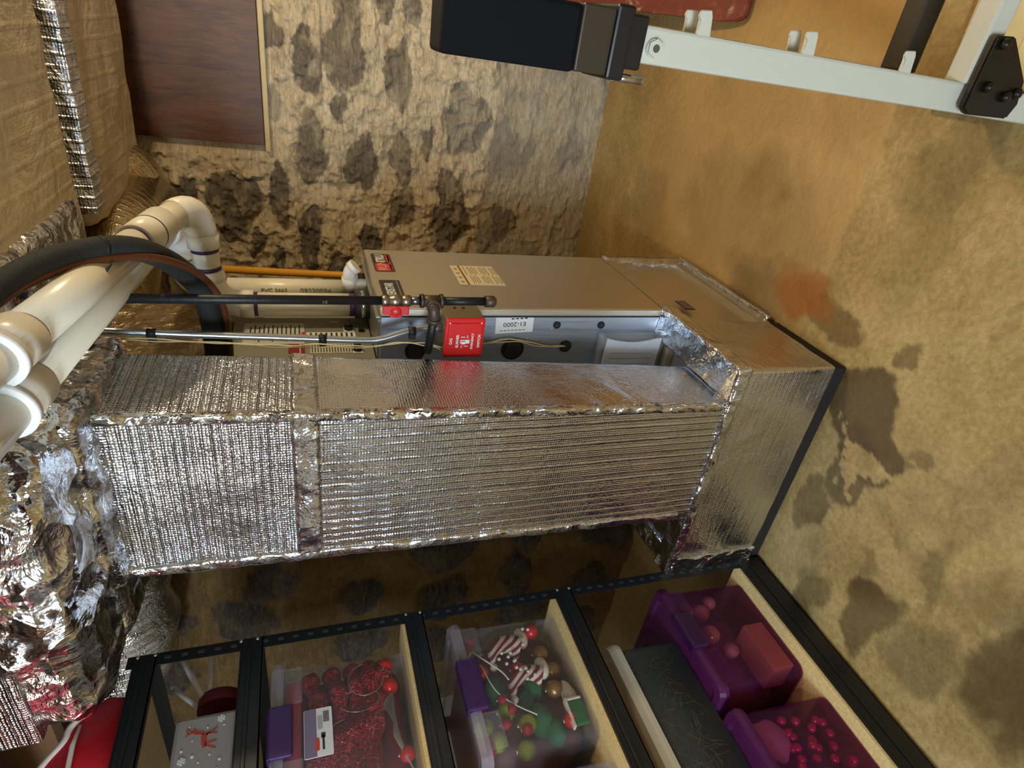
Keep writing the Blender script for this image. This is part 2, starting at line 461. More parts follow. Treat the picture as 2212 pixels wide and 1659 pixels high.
def wall_tone(u, w):
    s, tn, _ = stones(STN, u, w); f = foot(u, w)
    return np.where(s > .3, tn, np.where(f > .3, .95, tn))
def wall_h(u, w):
    s, _, hh = stones(STN, u, w); f = foot(u, w)
    h = .040 * fbm(u * 4, w * 5, 70) + .030 * fbm(u * 15, w * 22, 72) + .010 * fbm(u * 60, w * 60, 76)
    ridge = 1 - np.abs(fbm(u * 12, w * 14, 80) - .5) * 2
    h = h + .028 * ridge ** 4 - .020 * s + .030 * hh + .022 * (fbm(u * 9, w * 38, 84) - .5)
    # horizontal board-mark lines in the mortar
    for z0 in (1.39, 1.03, .83):
        h = h - .010 * np.exp(-((w - z0 - (vnoise(u * 5, w * 0, 90) - .5) * .015) / .004) ** 2) * (u > -.9)
    h = h * (1 - .55 * f) + f * .02
    # flat rendered lip around the boarded opening
    lip = ((u > -.63) & (w > 1.585)).astype(float)
    return h * (1 - lip) + lip * .03
UW = np.concatenate([np.linspace(-2.2, -1.5, 20, endpoint=False), np.linspace(-1.5, .45, 330), np.linspace(.47, 2.4, 60)])
grid_obj('wall_back', UW, np.linspace(-.02, 2.5, 400), lambda u, w, h: (u, 3.11 - h, w), wall_h, {'stone': wall_stone, 'tone': wall_tone}, m_wall)
# the nearer stretch of stone wall on the left, behind the shelf
rf = random.Random(12)
STN = [(a_, b_, c_, d_, min(1, e_ + .14)) for a_, b_, c_, d_, e_ in STN]
for k in range(90):
    x, z = rf.uniform(-1.4, .5), rf.uniform(.05, 2.0)
    if all(((x - q[0]) / (q[2] + .05)) ** 2 + ((z - q[1]) / (q[3] + .03)) ** 2 > 1 for q in STN):
        STN.append((x, z, rf.uniform(.04, .10), rf.uniform(.025, .05), rf.choice([.8, .9, 1.0, 1.0])))
rs = random.Random(4)
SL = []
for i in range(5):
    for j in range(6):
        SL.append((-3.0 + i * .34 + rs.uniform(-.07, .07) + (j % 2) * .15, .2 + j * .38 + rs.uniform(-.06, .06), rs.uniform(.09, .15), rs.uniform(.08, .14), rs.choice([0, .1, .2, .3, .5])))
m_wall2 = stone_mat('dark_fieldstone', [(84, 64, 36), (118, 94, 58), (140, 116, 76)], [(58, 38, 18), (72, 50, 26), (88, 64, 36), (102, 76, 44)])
def wl_h(u, w):
    s, _, hh = stones(SL, u, w, 7)
    return .05 * fbm(u * 4, w * 4, 170) + .03 * fbm(u * 14, w * 14, 172) + .03 * hh
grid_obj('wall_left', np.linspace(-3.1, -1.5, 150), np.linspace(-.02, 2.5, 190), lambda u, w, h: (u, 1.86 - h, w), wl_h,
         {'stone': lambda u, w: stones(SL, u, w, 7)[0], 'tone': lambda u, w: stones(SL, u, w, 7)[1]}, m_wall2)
bm = B(); box(bm, (-1.52, 1.84, 0), (-1.49, 3.2, 2.5)); struct('wall_left_return', bm, plain('rendered_mortar', (150, 130, 92), .9, var=.3, vs=12, bmp=.5))
m_side = plain('whitewashed_block', (196, 188, 170), .85, var=.12, vs=4, bmp=.3)
bm = B(); box(bm, (-3.2, -2.4, 0), (-3.1, 1.9, 2.5)); struct('wall_far_left', bm, m_side)
bm = B(); box(bm, (2.35, -2.4, 0), (2.45, 3.2, 2.5)); struct('wall_right', bm, m_side)
bm = B()
box(bm, (-3.2, -2.5, 0), (-1.5, -2.4, 2.5)); box(bm, (-.3, -2.5, 0), (2.4, -2.4, 2.5))
box(bm, (-1.5, -2.5, 0), (-.3, -2.4, 1.35)); box(bm, (-1.5, -2.5, 2.15), (-.3, -2.4, 2.5))
struct('wall_front', bm, m_side)
bm = B()
for a, b in (((-1.5, -2.47, 1.35), (-1.46, -2.43, 2.15)), ((-.34, -2.47, 1.35), (-.3, -2.43, 2.15)), ((-1.46, -2.47, 1.35), (-.34, -2.43, 1.39)),
             ((-1.46, -2.47, 2.11), (-.34, -2.43, 2.15)), ((-.92, -2.47, 1.39), (-.88, -2.43, 2.11))): box(bm, a, b, .004)
struct('window_1', bm, plain('white_frame_paint', (225, 225, 220), .5))
# ceiling: boards on dark joists
m_joist = plain('old_joist_wood', (104, 74, 48), .8, var=.4, vs=9, bmp=.4)
bm = B(); box(bm, (-3.2, -2.5, 2.46), (2.45, 3.2, 2.5))
y = -2.3
while y < 3.1:
    box(bm, (-3.2, y, 2.30), (2.45, y + .05, 2.46)); y += .41
struct('ceiling', bm, m_joist)
# ceiling bulbs that give the light
def bulb(name, label, c, em, k):
    t = thing(name, label, 'light bulb', (c[0], c[1], c[2]))
    m_, nt_, p_ = newmat('lit_' + name); p_.inputs['Emission Color'].default_value = (*em, 1); p_.inputs['Emission Strength'].default_value = k
    bm = B(); sphere(bm, (c[0], c[1], c[2] + .1), .032, 16, 12); obj('glass_globe', bm, m_, t, True)
    bm = B(); tube(bm, [(c[0], c[1], c[2] + .13), (c[0], c[1], c[2] + .17)], .022); tube(bm, [(c[0], c[1], c[2] + .17), (c[0], c[1], 2.30)], .05, 20); obj('porcelain_socket', bm, plain('porcelain', (225, 220, 205), .3), t)
bulb('ceiling_bulb', 'bare warm bulb in a porcelain holder under the ceiling joists', (.62, 1.75, 2.02), (1, .78, .46), 40)
bulb('ceiling_bulb', 'bare bulb in a porcelain holder above the storage rack', (-1.9, -.15, 2.08), (1, .95, .84), 40)
bulb('ceiling_bulb', 'bare white bulb in a porcelain holder above the aisle', (-.35, -.55, 2.05), (1, .93, .82), 40)

# ------------------------------------------------------------------ common materials
m_galv = metal('galvanised_sheet', (186, 190, 194), .34, 'z')
m_door = metal('brushed_door_sheet', (222, 212, 192), .38, 'z', .05)
m_galvx = metal('galvanised_side_sheet', (206, 216, 230), .42, 'z', .03)
m_black = plain('black_metal_paint', (24, 26, 27), .42, .2, bmp=.06, vs=60)
m_blk = plain('black_rubber', (14, 14, 15), .6)
m_rib = foil('ribbed_foil_jacket', 'X', .0225, .14, .14, rib_s=.75, scrim=.42, cs=5)
m_ribz = foil('cross_ribbed_foil_jacket', 'Z', .0185, .3, .17, rib_s=.9, scrim=.8, cs=6)
m_tape = foil('smooth_foil_tape', None, crumple=.35, rough=.15, scrim=0, facets=.35)
m_crump = foil('crumpled_foil_wrap', None, crumple=.5, rough=.13, cs=6, scrim=0, facets=.8)
m_boot = foil('plenum_foil_jacket', 'Z', .016, .2, .16, rib_s=.15, scrim=.3, cs=5)
m_dull = foil('dull_foil_wrap', 'X', .05, .35, .42, tint=(216, 200, 166), rib_s=.25, cs=6, scrim=.15, kraft=.7)
m_dullc = foil('creased_brown_foil', None, crumple=.6, rough=.3, tint=(172, 150, 116), cs=8, scrim=.1, kraft=.25, facets=.4)
m_white = plain('white_label_stock', (226, 226, 222), .45)
m_ink = plain('dark_label_ink', (48, 44, 50), .6)

# ------------------------------------------------------------------ furnace
F = thing('furnace', 'tall sheet-metal furnace cabinet standing behind the foil-wrapped duct', 'furnace', (-1.06, 1.78, .395))
bm = B(); box(bm, (-1.43, 1.545, .395), (-.715, 2.02, 1.296), .003)
obj('cabinet', bm, m_galvx, F)
bm = B(); box(bm, (-.713, 1.537, .395), (-.69, 2.022, 1.30), .004)      # front door panel with folded edge
box(bm, (-.7125, 1.533, .402), (-.692, 1.5445, 1.296), .002)
door = obj('front_door', bm, m_door, F)
bm = B(); box(bm, (-.7205, 1.5405, .40), (-.7120, 1.5458, 1.295)); box(bm, (-1.42, 1.5450, .378), (-.6985, 2.018, .3965)); obj('door_gap_shade', bm, m_blk, F)  # black strips painting the shade of the gaps beside and below the door
bm = B(); box(bm, (-.86, 1.56, 1.2962), (-.735, 2.01, 1.302)); box(bm, (-.728, 1.55, 1.297), (-.722, 2.015, 1.309), .001); obj('top_flange', bm, metal('pale_flange', (206, 206, 196), .35), F)
# badge (red, black rim)
bm = B(); bez_rect(bm, (-.6899, 1.896, 1.250), YP, ZP, .158, .062, .0016, 0, .006)
bez_rect(bm, (-.6885, 1.850, 1.252), YP, ZP, .062, .050, .0006, 1); bez_rect(bm, (-.6885, 1.935, 1.231), YP, ZP, .070, .010, .0006, 1)
bez_rect(bm, (-.6885, 1.896, 1.2275), YP, ZP, .140, .007, .0006, 1)
bd = obj('badge', bm, [plain('badge_black', (30, 22, 20), .35), plain('badge_red', (196, 52, 40), .4)], F); tag(bd, 'red and black badge')
text('RUN', .040, (-.6874, 1.860, 1.254), YP, ZP, plain('badge_pale_red', (232, 150, 130), .5), bd, sx=1.0, bold=.0008)
text('TRU', .040, (-.6880, 1.930, 1.254), YP, ZP, m_white, bd, sx=.95, bold=.0012)
bm = B(); bez_rect(bm, (-.6899, 1.660, 1.250), YP, ZP, .162, .062, .0016, 0, .006); bez_rect(bm, (-.6885, 1.660, 1.229), YP, ZP, .158, .004, .0006, 1)
bd = obj('nameplate', bm, [plain('plate_black', (42, 36, 36), .35), plain('plate_grey', (120, 116, 112), .4)], F); tag(bd, 'black nameplate')
text('AERISTAR', .036, (-.6878, 1.664, 1.254), YP, ZP, m_white, bd, sx=.66, bold=.0008)
# instruction sheet
bm = B(); bez_rect(bm, (-.6898, 1.80, .955), YP, ZP, .170, .150, .001, 0)
bez_rect(bm, (-.6886, 1.80, 1.002), YP, ZP, .170, .006, .0005, 1)
for k in range(4): bez_rect(bm, (-.6886, 1.74 + k * .037, 1.017), YP, ZP, .012, .010, .0005, 2)
for k in range(15):
    for j in range(2):
        if (k * 7 + j * 3) % 5: bez_rect(bm, (-.6886, 1.76 + j * .078, .988 - k * .0075), YP, ZP, .05 + .02 * ((k * 3 + j) % 2), .0028, .0005, 2)
o = obj('instruction_sheet', bm, [plain('sheet_paper', (222, 210, 180), .6), plain('sheet_brown', (140, 84, 34), .6), plain('sheet_ink', (150, 138, 112), .7)], F); tag(o, 'white instruction sheet with brown stripe')
# spec label on the side (reads upwards)
bm = B(); R = Matrix.Rotation(math.radians(-3), 3, 'Y')
xd, yd = R @ ZP, R @ -XP
C0 = V((-.744, 1.5449, .897)); bez_rect(bm, C0, xd, yd, .120, .058, .0012, 0, .003)
for k in range(7): bez_rect(bm, C0 + xd * (-.03 + .012 * k) + yd * .020 + V((0, -.0011, 0)), xd, yd, .008, .002, .0004, 1)
for k in range(4): bez_rect(bm, C0 + xd * (-.035 + .014 * k) + yd * -.018 + V((0, -.0011, 0)), xd, yd, .009, .004, .0004, 1)
o = obj('specification_label', bm, [m_white, m_ink], F); tag(o, 'white label with printed code')
text('E1-2000', .020, C0 + V((0, -.0014, 0)), xd, yd, m_ink, o, sx=1.1)
# knock-outs and holes in the side
for (x, z, r, nm) in ((-.747, .758, .012, 'knockout'), (-.748, .605, .012, 'knockout'), (-.822, .715, .020, 'wire_grommet'), (-.829, .892, .036, 'knockout'), (-.83, 1.195, .030, 'gas_inlet')):
    bm = B(); tube(bm, [(x, 1.548, z), (x, 1.5405, z)], r, 24); tube(bm, [(x, 1.5405, z), (x, 1.5395, z)], [r * .8, r * .6], 24, 1)
    obj(nm, bm, [m_blk, plain('grommet_grey', (40, 42, 44), .5)], F)
for x, z in ((-.735, .755), (-.762, .772), (-.795, .935), (-.795, .848)):
    bm = B(); sphere(bm, (x, 1.5445, z), .0025, 8, 6); obj('screw', bm, plain('bright_screw', (225, 228, 230), .3, .9), F)

# base box under the furnace: bare sheet front with foil-taped edges
P = thing('filter_base', 'low bare sheet-metal base box under the furnace, edges taped with foil', 'furnace base', (-1.06, 1.76, 0))
bm = B(); box(bm, (-1.43, 1.46, .022), (-.715, 2.03, .388))
box(bm, (-.72, 1.44, .345), (-.692, 2.028, .388), .002); box(bm, (-.72, 1.44, .022), (-.700, 2.03, .07), .002)
obj('sheet_box', bm, m_door, P)
bm = fold_box((-.745, 2.0, .03), (-.686, 2.04, .385), .015, .004, 20, 3); obj('foil_tape', bm, m_tape, P, True)
bm = fold_box((-.73, 1.47, .015), (-.682, 2.04, .034), .012, .004, 26, 4); obj('foil_tape', bm, m_tape, P, True)
bm = B(); bez_rect(bm, (-.6998, 1.592, .276), YP, ZP, .075, .040, .0008, 0, .002)
for k in range(5): prism(bm, [V((-.6988, 1.566 + k * .012, .262)), V((-.6988, 1.570 + k * .012, .262)), V((-.6988, 1.577 + k * .012, .290)), V((-.6988, 1.573 + k * .012, .290))], (.0005, 0, 0), 1)
o = obj('maker_stamp', bm, [plain('stamp_navy', (44, 36, 66), .5), m_door], P); tag(o, 'dark blue printed stamp')
bm = B(); box(bm, (-1.40, 1.15, -.004), (-.72, 2.0, .024)); obj('gap_shade_skid', bm, plain('gap_shade_black', (26, 20, 14), .9), P)  # black block that draws the shadow gap under the boxes

# foil-wrapped plenum in front of the base
def bmap(c): return c
Q = thing('return_plenum', 'low foil-wrapped plenum box on the floor at the foot of the duct', 'duct plenum', (-1.1, 1.3, .0))
bm = B(); box(bm, (-1.474, 1.140, 0), (-.697, 1.45, .045)); obj('gap_shade_base', bm, plain('gap_shade_black', (26, 20, 14), .9), Q)  # black base painting the gap shadow between plenum and floor
bm = fold_box((-1.48, 1.135, .040), (-.69, 1.455, .372), .012, .004, 6, 1, bev=.012); obj('foil_jacket', bm, m_boot, Q, True)
bm = fold_box((-1.485, 1.128, .352), (-.683, 1.20, .386), .010, .006, 22, 5, bev=.006); obj('foil_tape', bm, m_tape, Q, True)
bm = fold_box((-.79, 1.128, .352), (-.680, 1.55, .396), .010, .006, 22, 6, bev=.006); obj('foil_tape', bm, m_tape, Q, True)
bm = fold_box((-1.488, 1.125, .045), (-1.40, 1.46, .375), .010, .006, 18, 8, bev=.006); obj('crumpled_end_wrap', bm, m_crump, Q, True)

# ------------------------------------------------------------------ return duct
D = thing('return_duct', 'tall square return duct wrapped in ribbed silver foil insulation', 'duct', (-1.0, 1.26, .37))
def dmap(c):
    k = (c.z - .38) / 1.5; u = (c.x + 1.2) / .4          # u: 0 left .. 1 right
    xl = -1.217 + .037 * k; xr = -.802 + .058 * k
    return V((xl + (xr - xl) * u, c.y + (.045 * k if c.y > 1.25 else 0), c.z))
bm = fold_box((-1.2, 1.135, .372), (-.8, 1.37, 1.49), .011, .0022, 5, 11, dmap, bev=.012); obj('foil_jacket', bm, m_rib, D, True)
bm = fold_box((-1.198, 1.140, 1.48), (-.802, 1.365, 1.93), .011, .005, 5, 12, dmap, bev=.014); obj('foil_jacket', bm, m_ribz, D, True)
bm = fold_box((-1.202, 1.130, 1.475), (-.797, 1.372, 1.535), .009, .005, 18, 13, dmap, bev=.008); obj('foil_tape', bm, m_tape, D, True)
bm = fold_box((-.818, 1.130, .40), (-.797, 1.150, 1.90), .007, .0035, 40, 14, dmap, bev=.005); obj('foil_corner_tape', bm, m_crump, D, True)
bm = fold_box((-1.206, 1.129, .42), (-1.180, 1.16, 1.92), .009, .004, 20, 15, dmap, bev=.006); obj('foil_corner_tape', bm, m_tape, D, True)

# trunk overhead
T = thing('trunk_duct', 'large crumpled foil-wrapped trunk duct overhead above the storage shelf', 'duct', (-1.0, 1.3, 1.9))
def tmap(c):
    return c
bm = fold_box((-1.335, .88, 1.912), (-.70, 1.40, 2.26), .014, .026, 7, 21, tmap, bev=.055); obj('foil_jacket', bm, m_crump, T, True)
bm = fold_box((-1.30, 1.05, 1.895), (-.71, 1.43, 1.95), .012, .012, 18, 22, None, bev=.02); obj('foil_collar', bm, m_crump, T, True)
bm = fold_box((-1.33, .862, 2.02), (-1.10, .90, 2.26), .012, .004, 9, 23, None, bev=.006); obj('ribbed_patch', bm, m_ribz, T, True)
# supply plenum and branch ducts
S = thing('supply_plenum', 'brownish foil-wrapped supply plenum box above the coil cabinet', 'duct plenum', (-1.15, 1.8, 1.70))
bm = fold_box((-1.42, 1.55, 1.705), (-.88, 2.04, 2.27),   .014, .020, 9, 31, None, bev=.02); obj('foil_jacket', bm, m_dullc, S, True)
bm = fold_box((-.98, 1.545, 1.74), (-.872, 1.60, 2.2), .012, .008, 16, 32, None, bev=.01); obj('foil_tape', bm, m_crump, S, True)
D1 = thing('branch_duct', 'dull foil-wrapped duct under the ceiling, nearest of the two crossing the room', 'duct', (0, 1.5, 2.05), 'wrapped ducts under the ceiling')
bm = fold_box((-.70, 1.25, 2.05), (1.6, 1.85, 2.27), .03, .010, 4, 41, None, bev=.012); obj('foil_jacket', bm, m_dull, D1, True)
bm = fold_box((-.72, 1.3, 2.035), (-.50, 1.80, 2.2), .014, .010, 15, 42, None, bev=.02); obj('foil_end_wrap', bm, m_crump, D1, True)
D2 = thing('branch_duct', 'dull foil-wrapped duct under the ceiling, farther one beside the boarded opening', 'duct', (0, 2.3, 2.05), 'wrapped ducts under the ceiling')
bm = fold_box((-.66, 2.03, 2.065), (1.6, 2.70, 2.27), .03, .016, 4, 43, None, bev=.03); obj('foil_jacket', bm, m_dull, D2, True)
bm = fold_box((-.60, 1.975, 2.044), (1.6, 2.06, 2.26), .014, .004, 9, 44, None, bev=.002); obj('bright_foil_edge', bm, foil('bright_edge_foil', 'X', .03, .5, .33, rib_s=.8, scrim=.5, facets=.4), D2, True)
bm = B(); sphere(bm, (-.72, 2.62, 2.12), .20, 32, 20, 0, (1.0, 1.0, .75))
tube(bm, [(-.72, 2.62, 2.11), (-.80, 2.3, 2.11), (-.93, 2.04, 2.11)], [.155, .155, .15], 28)
obj('foil_elbow', bm, foil('smooth_foil_elbow', 'Y', .03, .3, .2, tint=(206, 190, 150), rib_s=.3), D2, True)
RD = thing('round_supply_duct', 'round foil-wrapped branch duct running off behind the shelf top', 'duct', (-2.0, 1.58, 2.0))
bm = B(); pts = [(-1.40 - .045 * i, 1.62, 2.12) if i < 14 else (-1.985 - .16 * math.sin(min(1, (i - 13) / 6) * PI / 2), 1.62, 2.12 + .16 * (1 - math.cos(min(1, (i - 13) / 6) * PI / 2))) for i in range(20)]
tube(bm, pts, [.16 + .012 * math.sin(i * 1.3) + .006 * math.sin(i * 3.7) for i in range(20)], 40)
obj('foil_wrap', bm, foil('wrinkled_branch_foil', 'X', .024, .5, .14, rib_s=.8), RD, True)

# ------------------------------------------------------------------ coil cabinet
K = thing('coil_cabinet', 'grey evaporator coil cabinet on top of the furnace, front covered in labels', 'cooling coil cabinet', (-1.12, 1.78, 1.302))
m_coil = plain('coil_grey_paint', (138, 136, 120), .45, .3, var=.06, vs=8)
bm = B(); box(bm, (-1.40, 1.545, 1.303), (-.862, 2.02, 1.70), .004); obj('casing', bm, m_coil, K)
XF = -.8615
def lab(name, parts, mats, label=None):
    bm = B()
    for (y0, y1, z0, z1, mi) in parts: bez_rect(bm, (XF + .0004 * mi, (y0 + y1) / 2, (z0 + z1) / 2), YP, ZP, y1 - y0, z1 - z0, .0006 + .0003 * mi, mi)
    o = obj(name, bm, mats, K)
    if label: tag(o, label)
    return o
pr = [(1.66, 1.80, 1.50, 1.67, 0)]
for k in range(12): pr.append((1.675 + .01 * (k % 3), 1.785 - .012 * (k % 2), 1.512 + k * .0125, 1.516 + k * .0125, 1))
lab('wiring_label', pr, [plain('grey_label', (190, 188, 172), .5), m_ink])
pr = [(1.70, 1.735, 1.35, 1.50, 0)]
for k in range(9): pr.append((1.705, 1.73, 1.358 + k * .015, 1.364 + k * .015, 1))
pr += [(1.70, 1.735, 1.495, 1.508, 2)]
lab('warning_label', pr, [m_white, m_ink, plain('warning_red', (190, 60, 50), .5)], 'white warning label with red end')
lab('red_plate', [(1.60, 1.66, 1.50, 1.545, 0), (1.60, 1.66, 1.512, 1.514, 1)], [plain('deep_red', (120, 20, 26), .45), m_white], 'deep red plate')
pr = [(1.60, 1.66, 1.345, 1.485, 0)]
for k in range(17): pr.append((1.605, 1.655, 1.350 + k * .008, 1.353 + k * .008, 1))
lab('barcode_label', pr, [plain('pale_label', (196, 188, 170), .5), m_ink])
lab('yellow_tag', [(1.80, 1.815, 1.395, 1.42, 0)], [plain('yellow_tag', (206, 190, 70), .5)], 'small yellow tag')
for (y, z) in ((1.755, 1.368), (1.615, 1.352)):
    bm = B()
    bez_rect(bm, (XF, y, z), YP, ZP, .034, .030, .001, 0)
    tube(bm, [(XF, y, z), (XF + .012, y, z)], .0135, 18, 1); tube(bm, [(XF + .012, y, z), (XF + .026, y, z)], [.012, .0095], 6, 1)
    tag(obj('drain_plug', bm, [m_white, m_blk], K), 'black drain plug on white plate')
bm = B(); box(bm, (XF, 1.735, 1.322), (XF + .012, 1.755, 1.338), .002); obj('rubber_foot', bm, m_blk, K)

# ------------------------------------------------------------------ PVC vent pipes
m_pvc = plain('white_pvc', (226, 220, 200), .32, var=.05, vs=6)
m_fit = plain('white_pvc_fitting', (232, 228, 216), .3, var=.03, vs=9)
m_purple = plain('purple_primer', (72, 40, 92), .5, var=.3, vs=60)
m_pband = plain('faint_primer', (150, 120, 132), .5)
def band(t, a, d, r, w=.012, mt=None):
    a = V(a); d = V(d).normalized(); bm = B(); tube(bm, [a - d * w / 2, a + d * w / 2], r, 28, cap=True); obj('primer_band', bm, mt or m_purple, t)
def pc(t, name, pts, r, mt=None):
    bm = B(); tube(bm, pts, r, 28); return obj(name, bm, mt or m_pvc, t)
R_ = .0355; RF = .042
W1 = thing('vent_pipe', 'white plastic vent pipe rising from the furnace top, nearer of the pair', 'vent pipe', (-.797, 1.80, 1.302), 'white vent pipes')
pc(W1, 'pipe', [(-.797, 1.80, 1.345), (-.797, 1.80, 1.66)], R_)
o = pc(W1, 'rubber_coupling', [(-.797, 1.80, 1.300), (-.797, 1.80, 1.345)], .044, plain('dark_grey_rubber', (52, 54, 56), .5))
bm = B(); tube(bm, [(-.797, 1.80, 1.316), (-.797, 1.80, 1.328)], .0455, 28); obj('hose_clamp', bm, metal('clamp_steel', (210, 212, 214), .2), o)
band(W1, (-.797, 1.80, 1.352), ZP, .0362, .022)
pc(W1, 'coupling', [(-.797, 1.80, 1.638), (-.797, 1.80, 1.675)], RF, m_fit); band(W1, (-.797, 1.80, 1.634), ZP, .0362, .012)
pc(W1, 'elbow', elbow((-.797, 1.80, 1.668), (-.797, 1.80, 1.745), (-.715, 1.80, 1.752)), RF * .95, m_fit)
pc(W1, 'pipe', [(-.70, 1.80, 1.753), (-.61, 1.80, 1.757)], R_)
pc(W1, 'coupling', [(-.722, 1.80, 1.7515), (-.69, 1.80, 1.7535)], RF, m_fit); band(W1, (-.684, 1.80, 1.754), (1, 0, .04), .0362)
pc(W1, 'coupling', [(-.624, 1.80, 1.7565), (-.585, 1.80, 1.758)], RF, m_fit); band(W1, (-.63, 1.80, 1.756), (1, 0, .04), .0362)
pc(W1, 'elbow', elbow((-.59, 1.80, 1.758), (-.50, 1.81, 1.765), (-.515, 1.715, 1.805)), RF * .95, m_fit)
pc(W1, 'pipe', [(-.513, 1.725, 1.80), (-.512, 1.60, 1.832)], R_)
pc(W1, 'coupling', [(-.512, 1.635, 1.823), (-.511, 1.48, 1.848)], RF, m_fit); band(W1, (-.5115, 1.557, 1.8355), (.001, -.155, .025), .0428, .004)
band(W1, (-.511, 1.476, 1.849), (.001, -.155, .025), .0362, .008, m_purple)
pc(W1, 'pipe', [(-.511, 1.49, 1.847), (-.505, .95, 1.928)], R_)
band(W1, (-.506, 1.022, 1.917), (.006, -.54, .081), .0362, .008, m_pband)
pc(W1, 'coupling', [(-.506, 1.015, 1.918), (-.505, .945, 1.929)], RF, m_fit)
pc(W1, 'reducer_ring', [(-.505, .95, 1.928), (-.505, .934, 1.930)], [RF + .004, RF + .005], m_white)
pc(W1, 'pipe', [(-.505, .94, 1.929), (-.50, .40, 2.010), (-.50, -2.35, 2.10)], R_)
W2 = thing('vent_pipe', 'white plastic vent pipe with printed digits, the one farther from the camera', 'vent pipe', (-.803, 1.93, 1.302), 'white vent pipes')
pc(W2, 'pipe', [(-.803, 1.93, 1.335), (-.803, 1.93, 1.74)], R_)
o = pc(W2, 'rubber_coupling', [(-.790, 1.93, 1.301), (-.790, 1.93, 1.322)], .046, m_blk)
bm = B(); tube(bm, [(-.790, 1.93, 1.322), (-.790, 1.93, 1.334)], .042, 28); tube(bm, [(-.79, 1.93, 1.334), (-.79, 1.93, 1.345)], .045, 28, 1); obj('hose_clamp', bm, [metal('clamp_bright', (220, 222, 224), .18), m_blk], o)
band(W2, (-.803, 1.93, 1.728), ZP, .0362, .012)
pc(W2, 'elbow', elbow((-.803, 1.93, 1.735), (-.803, 1.93, 1.835), (-.72, 1.93, 1.838)), RF * .95, m_fit)
pc(W2, 'pipe', [(-.73, 1.93, 1.838), (-.67, 1.93, 1.84)], R_); band(W2, (-.705, 1.93, 1.838), XP, .0362, .006, m_pband)
pc(W2, 'elbow', elbow((-.685, 1.93, 1.84), (-.60, 1.94, 1.845), (-.605, 1.85, 1.862)), RF * .95, m_fit)
pc(W2, 'pipe', [(-.602, 1.86, 1.862), (-.590, .95, 1.930)], R_)
band(W2, (-.5915, 1.022, 1.925), (.012, -.91, .068), .0362, .008, m_pband)
pc(W2, 'coupling', [(-.591, 1.015, 1.925), (-.590, .935, 1.931)], RF, m_fit)
pc(W2, 'reducer_ring', [(-.590, .94, 1.931), (-.590, .924, 1.932)], [RF + .004, RF + .005], m_white)
pc(W2, 'pipe', [(-.590, .93, 1.931), (-.582, .40, 1.970), (-.582, -2.35, 2.06)], R_)
n_ = V((.30, -.95, 0)).normalized()
text('09220094', .020, V((-.803, 1.93, 1.46)) + n_ * .0362, -ZP, n_.cross(-ZP), plain('pipe_print', (120, 118, 112), .6), W2, 'printed_digits', sx=1.2)
text('PVC 2665', .016, V((-.803, 1.93, 1.585)) + n_ * .0362, -ZP, n_.cross(-ZP), plain('pipe_print', (120, 118, 112), .6), W2, 'printed_digits', sx=1.2)
# condensate elbow and orange pipe
t = thing('condensate_elbow', 'small white plastic vent elbow on the furnace top beside the white pipe', 'pipe fitting', (-.745, 1.88, 1.302))
bm = B(); tube(bm, smoothpath([(-.765, 1.885, 1.303), (-.765, 1.885, 1.34), (-.755, 1.88, 1.353), (-.73, 1.875, 1.357), (-.71, 1.872, 1.353), (-.697, 1.87, 1.342)]), [.021] * 31, 20)
obj('elbow_body', bm, m_fit, t)
bm = B(); tube(bm, [(-.705, 1.871, 1.352), (-.692, 1.869, 1.338)], .0235, 20); tube(bm, [(-.775, 1.885, 1.352), (-.735, 1.878, 1.357)], .024, 20); obj('collar', bm, m_fit, t)
bm = B(); tube(bm, [(-.860, 2.10, .0), (-.803, 2.10, 1.77)], .0125, 16)
tag(obj('orange_pipe', bm, plain('orange_plastic', (214, 150, 48), .4)), 'thin orange-yellow pipe standing behind the white vent pipes', 'pipe')

# ------------------------------------------------------------------ refrigerant line
t = thing('refrigerant_line', 'black foam-insulated refrigerant line arching over the white vent pipes', 'refrigerant line', (-.60, 1.50, 1.74))
LP = smoothpath([(-.50, .55, 2.28), (-.497, .75, 2.13), (-.487, .959, 2.003), (-.469, 1.084, 1.976), (-.454, 1.167, 1.942), (-.455, 1.25, 1.903), (-.464, 1.321, 1.846), (-.501, 1.39, 1.798), (-.589, 1.508, 1.762), (-.674, 1.555, 1.732), (-.781, 1.573, 1.725), (-.886, 1.584, 1.728)])
bm = B(); tube(bm, LP, [.0215 + .0075 * min(1, max(0, (i - 32) / 25)) for i in range(len(LP))], 18); obj('foam_sleeve', bm, plain('black_foam', (30, 31, 30), .8, bmp=.5, vs=120), t)
CP = [LP[i] + V((-.018, -.020, -.002)).lerp(V((.0, -.014, -.036)), smst(i / len(LP), .45, .75)) for i in range(len(LP))]
bm = B(); tube(bm, CP, .0085, 10); obj('copper_tube', bm, plain('dull_copper', (104, 62, 38), .4, .5, var=.3, vs=20), t)
for i in (34,):
    bm = B(); p = LP[i]; d = (LP[i + 1] - LP[i]).normalized(); tube(bm, [p - d * .003, p + d * .003], .0235, 18)
    tube(bm, [p + V((-.02, -.03, -.02)), p + V((-.035, -.045, -.01))], .0025, 8); obj('cable_tie', bm, m_blk, t)

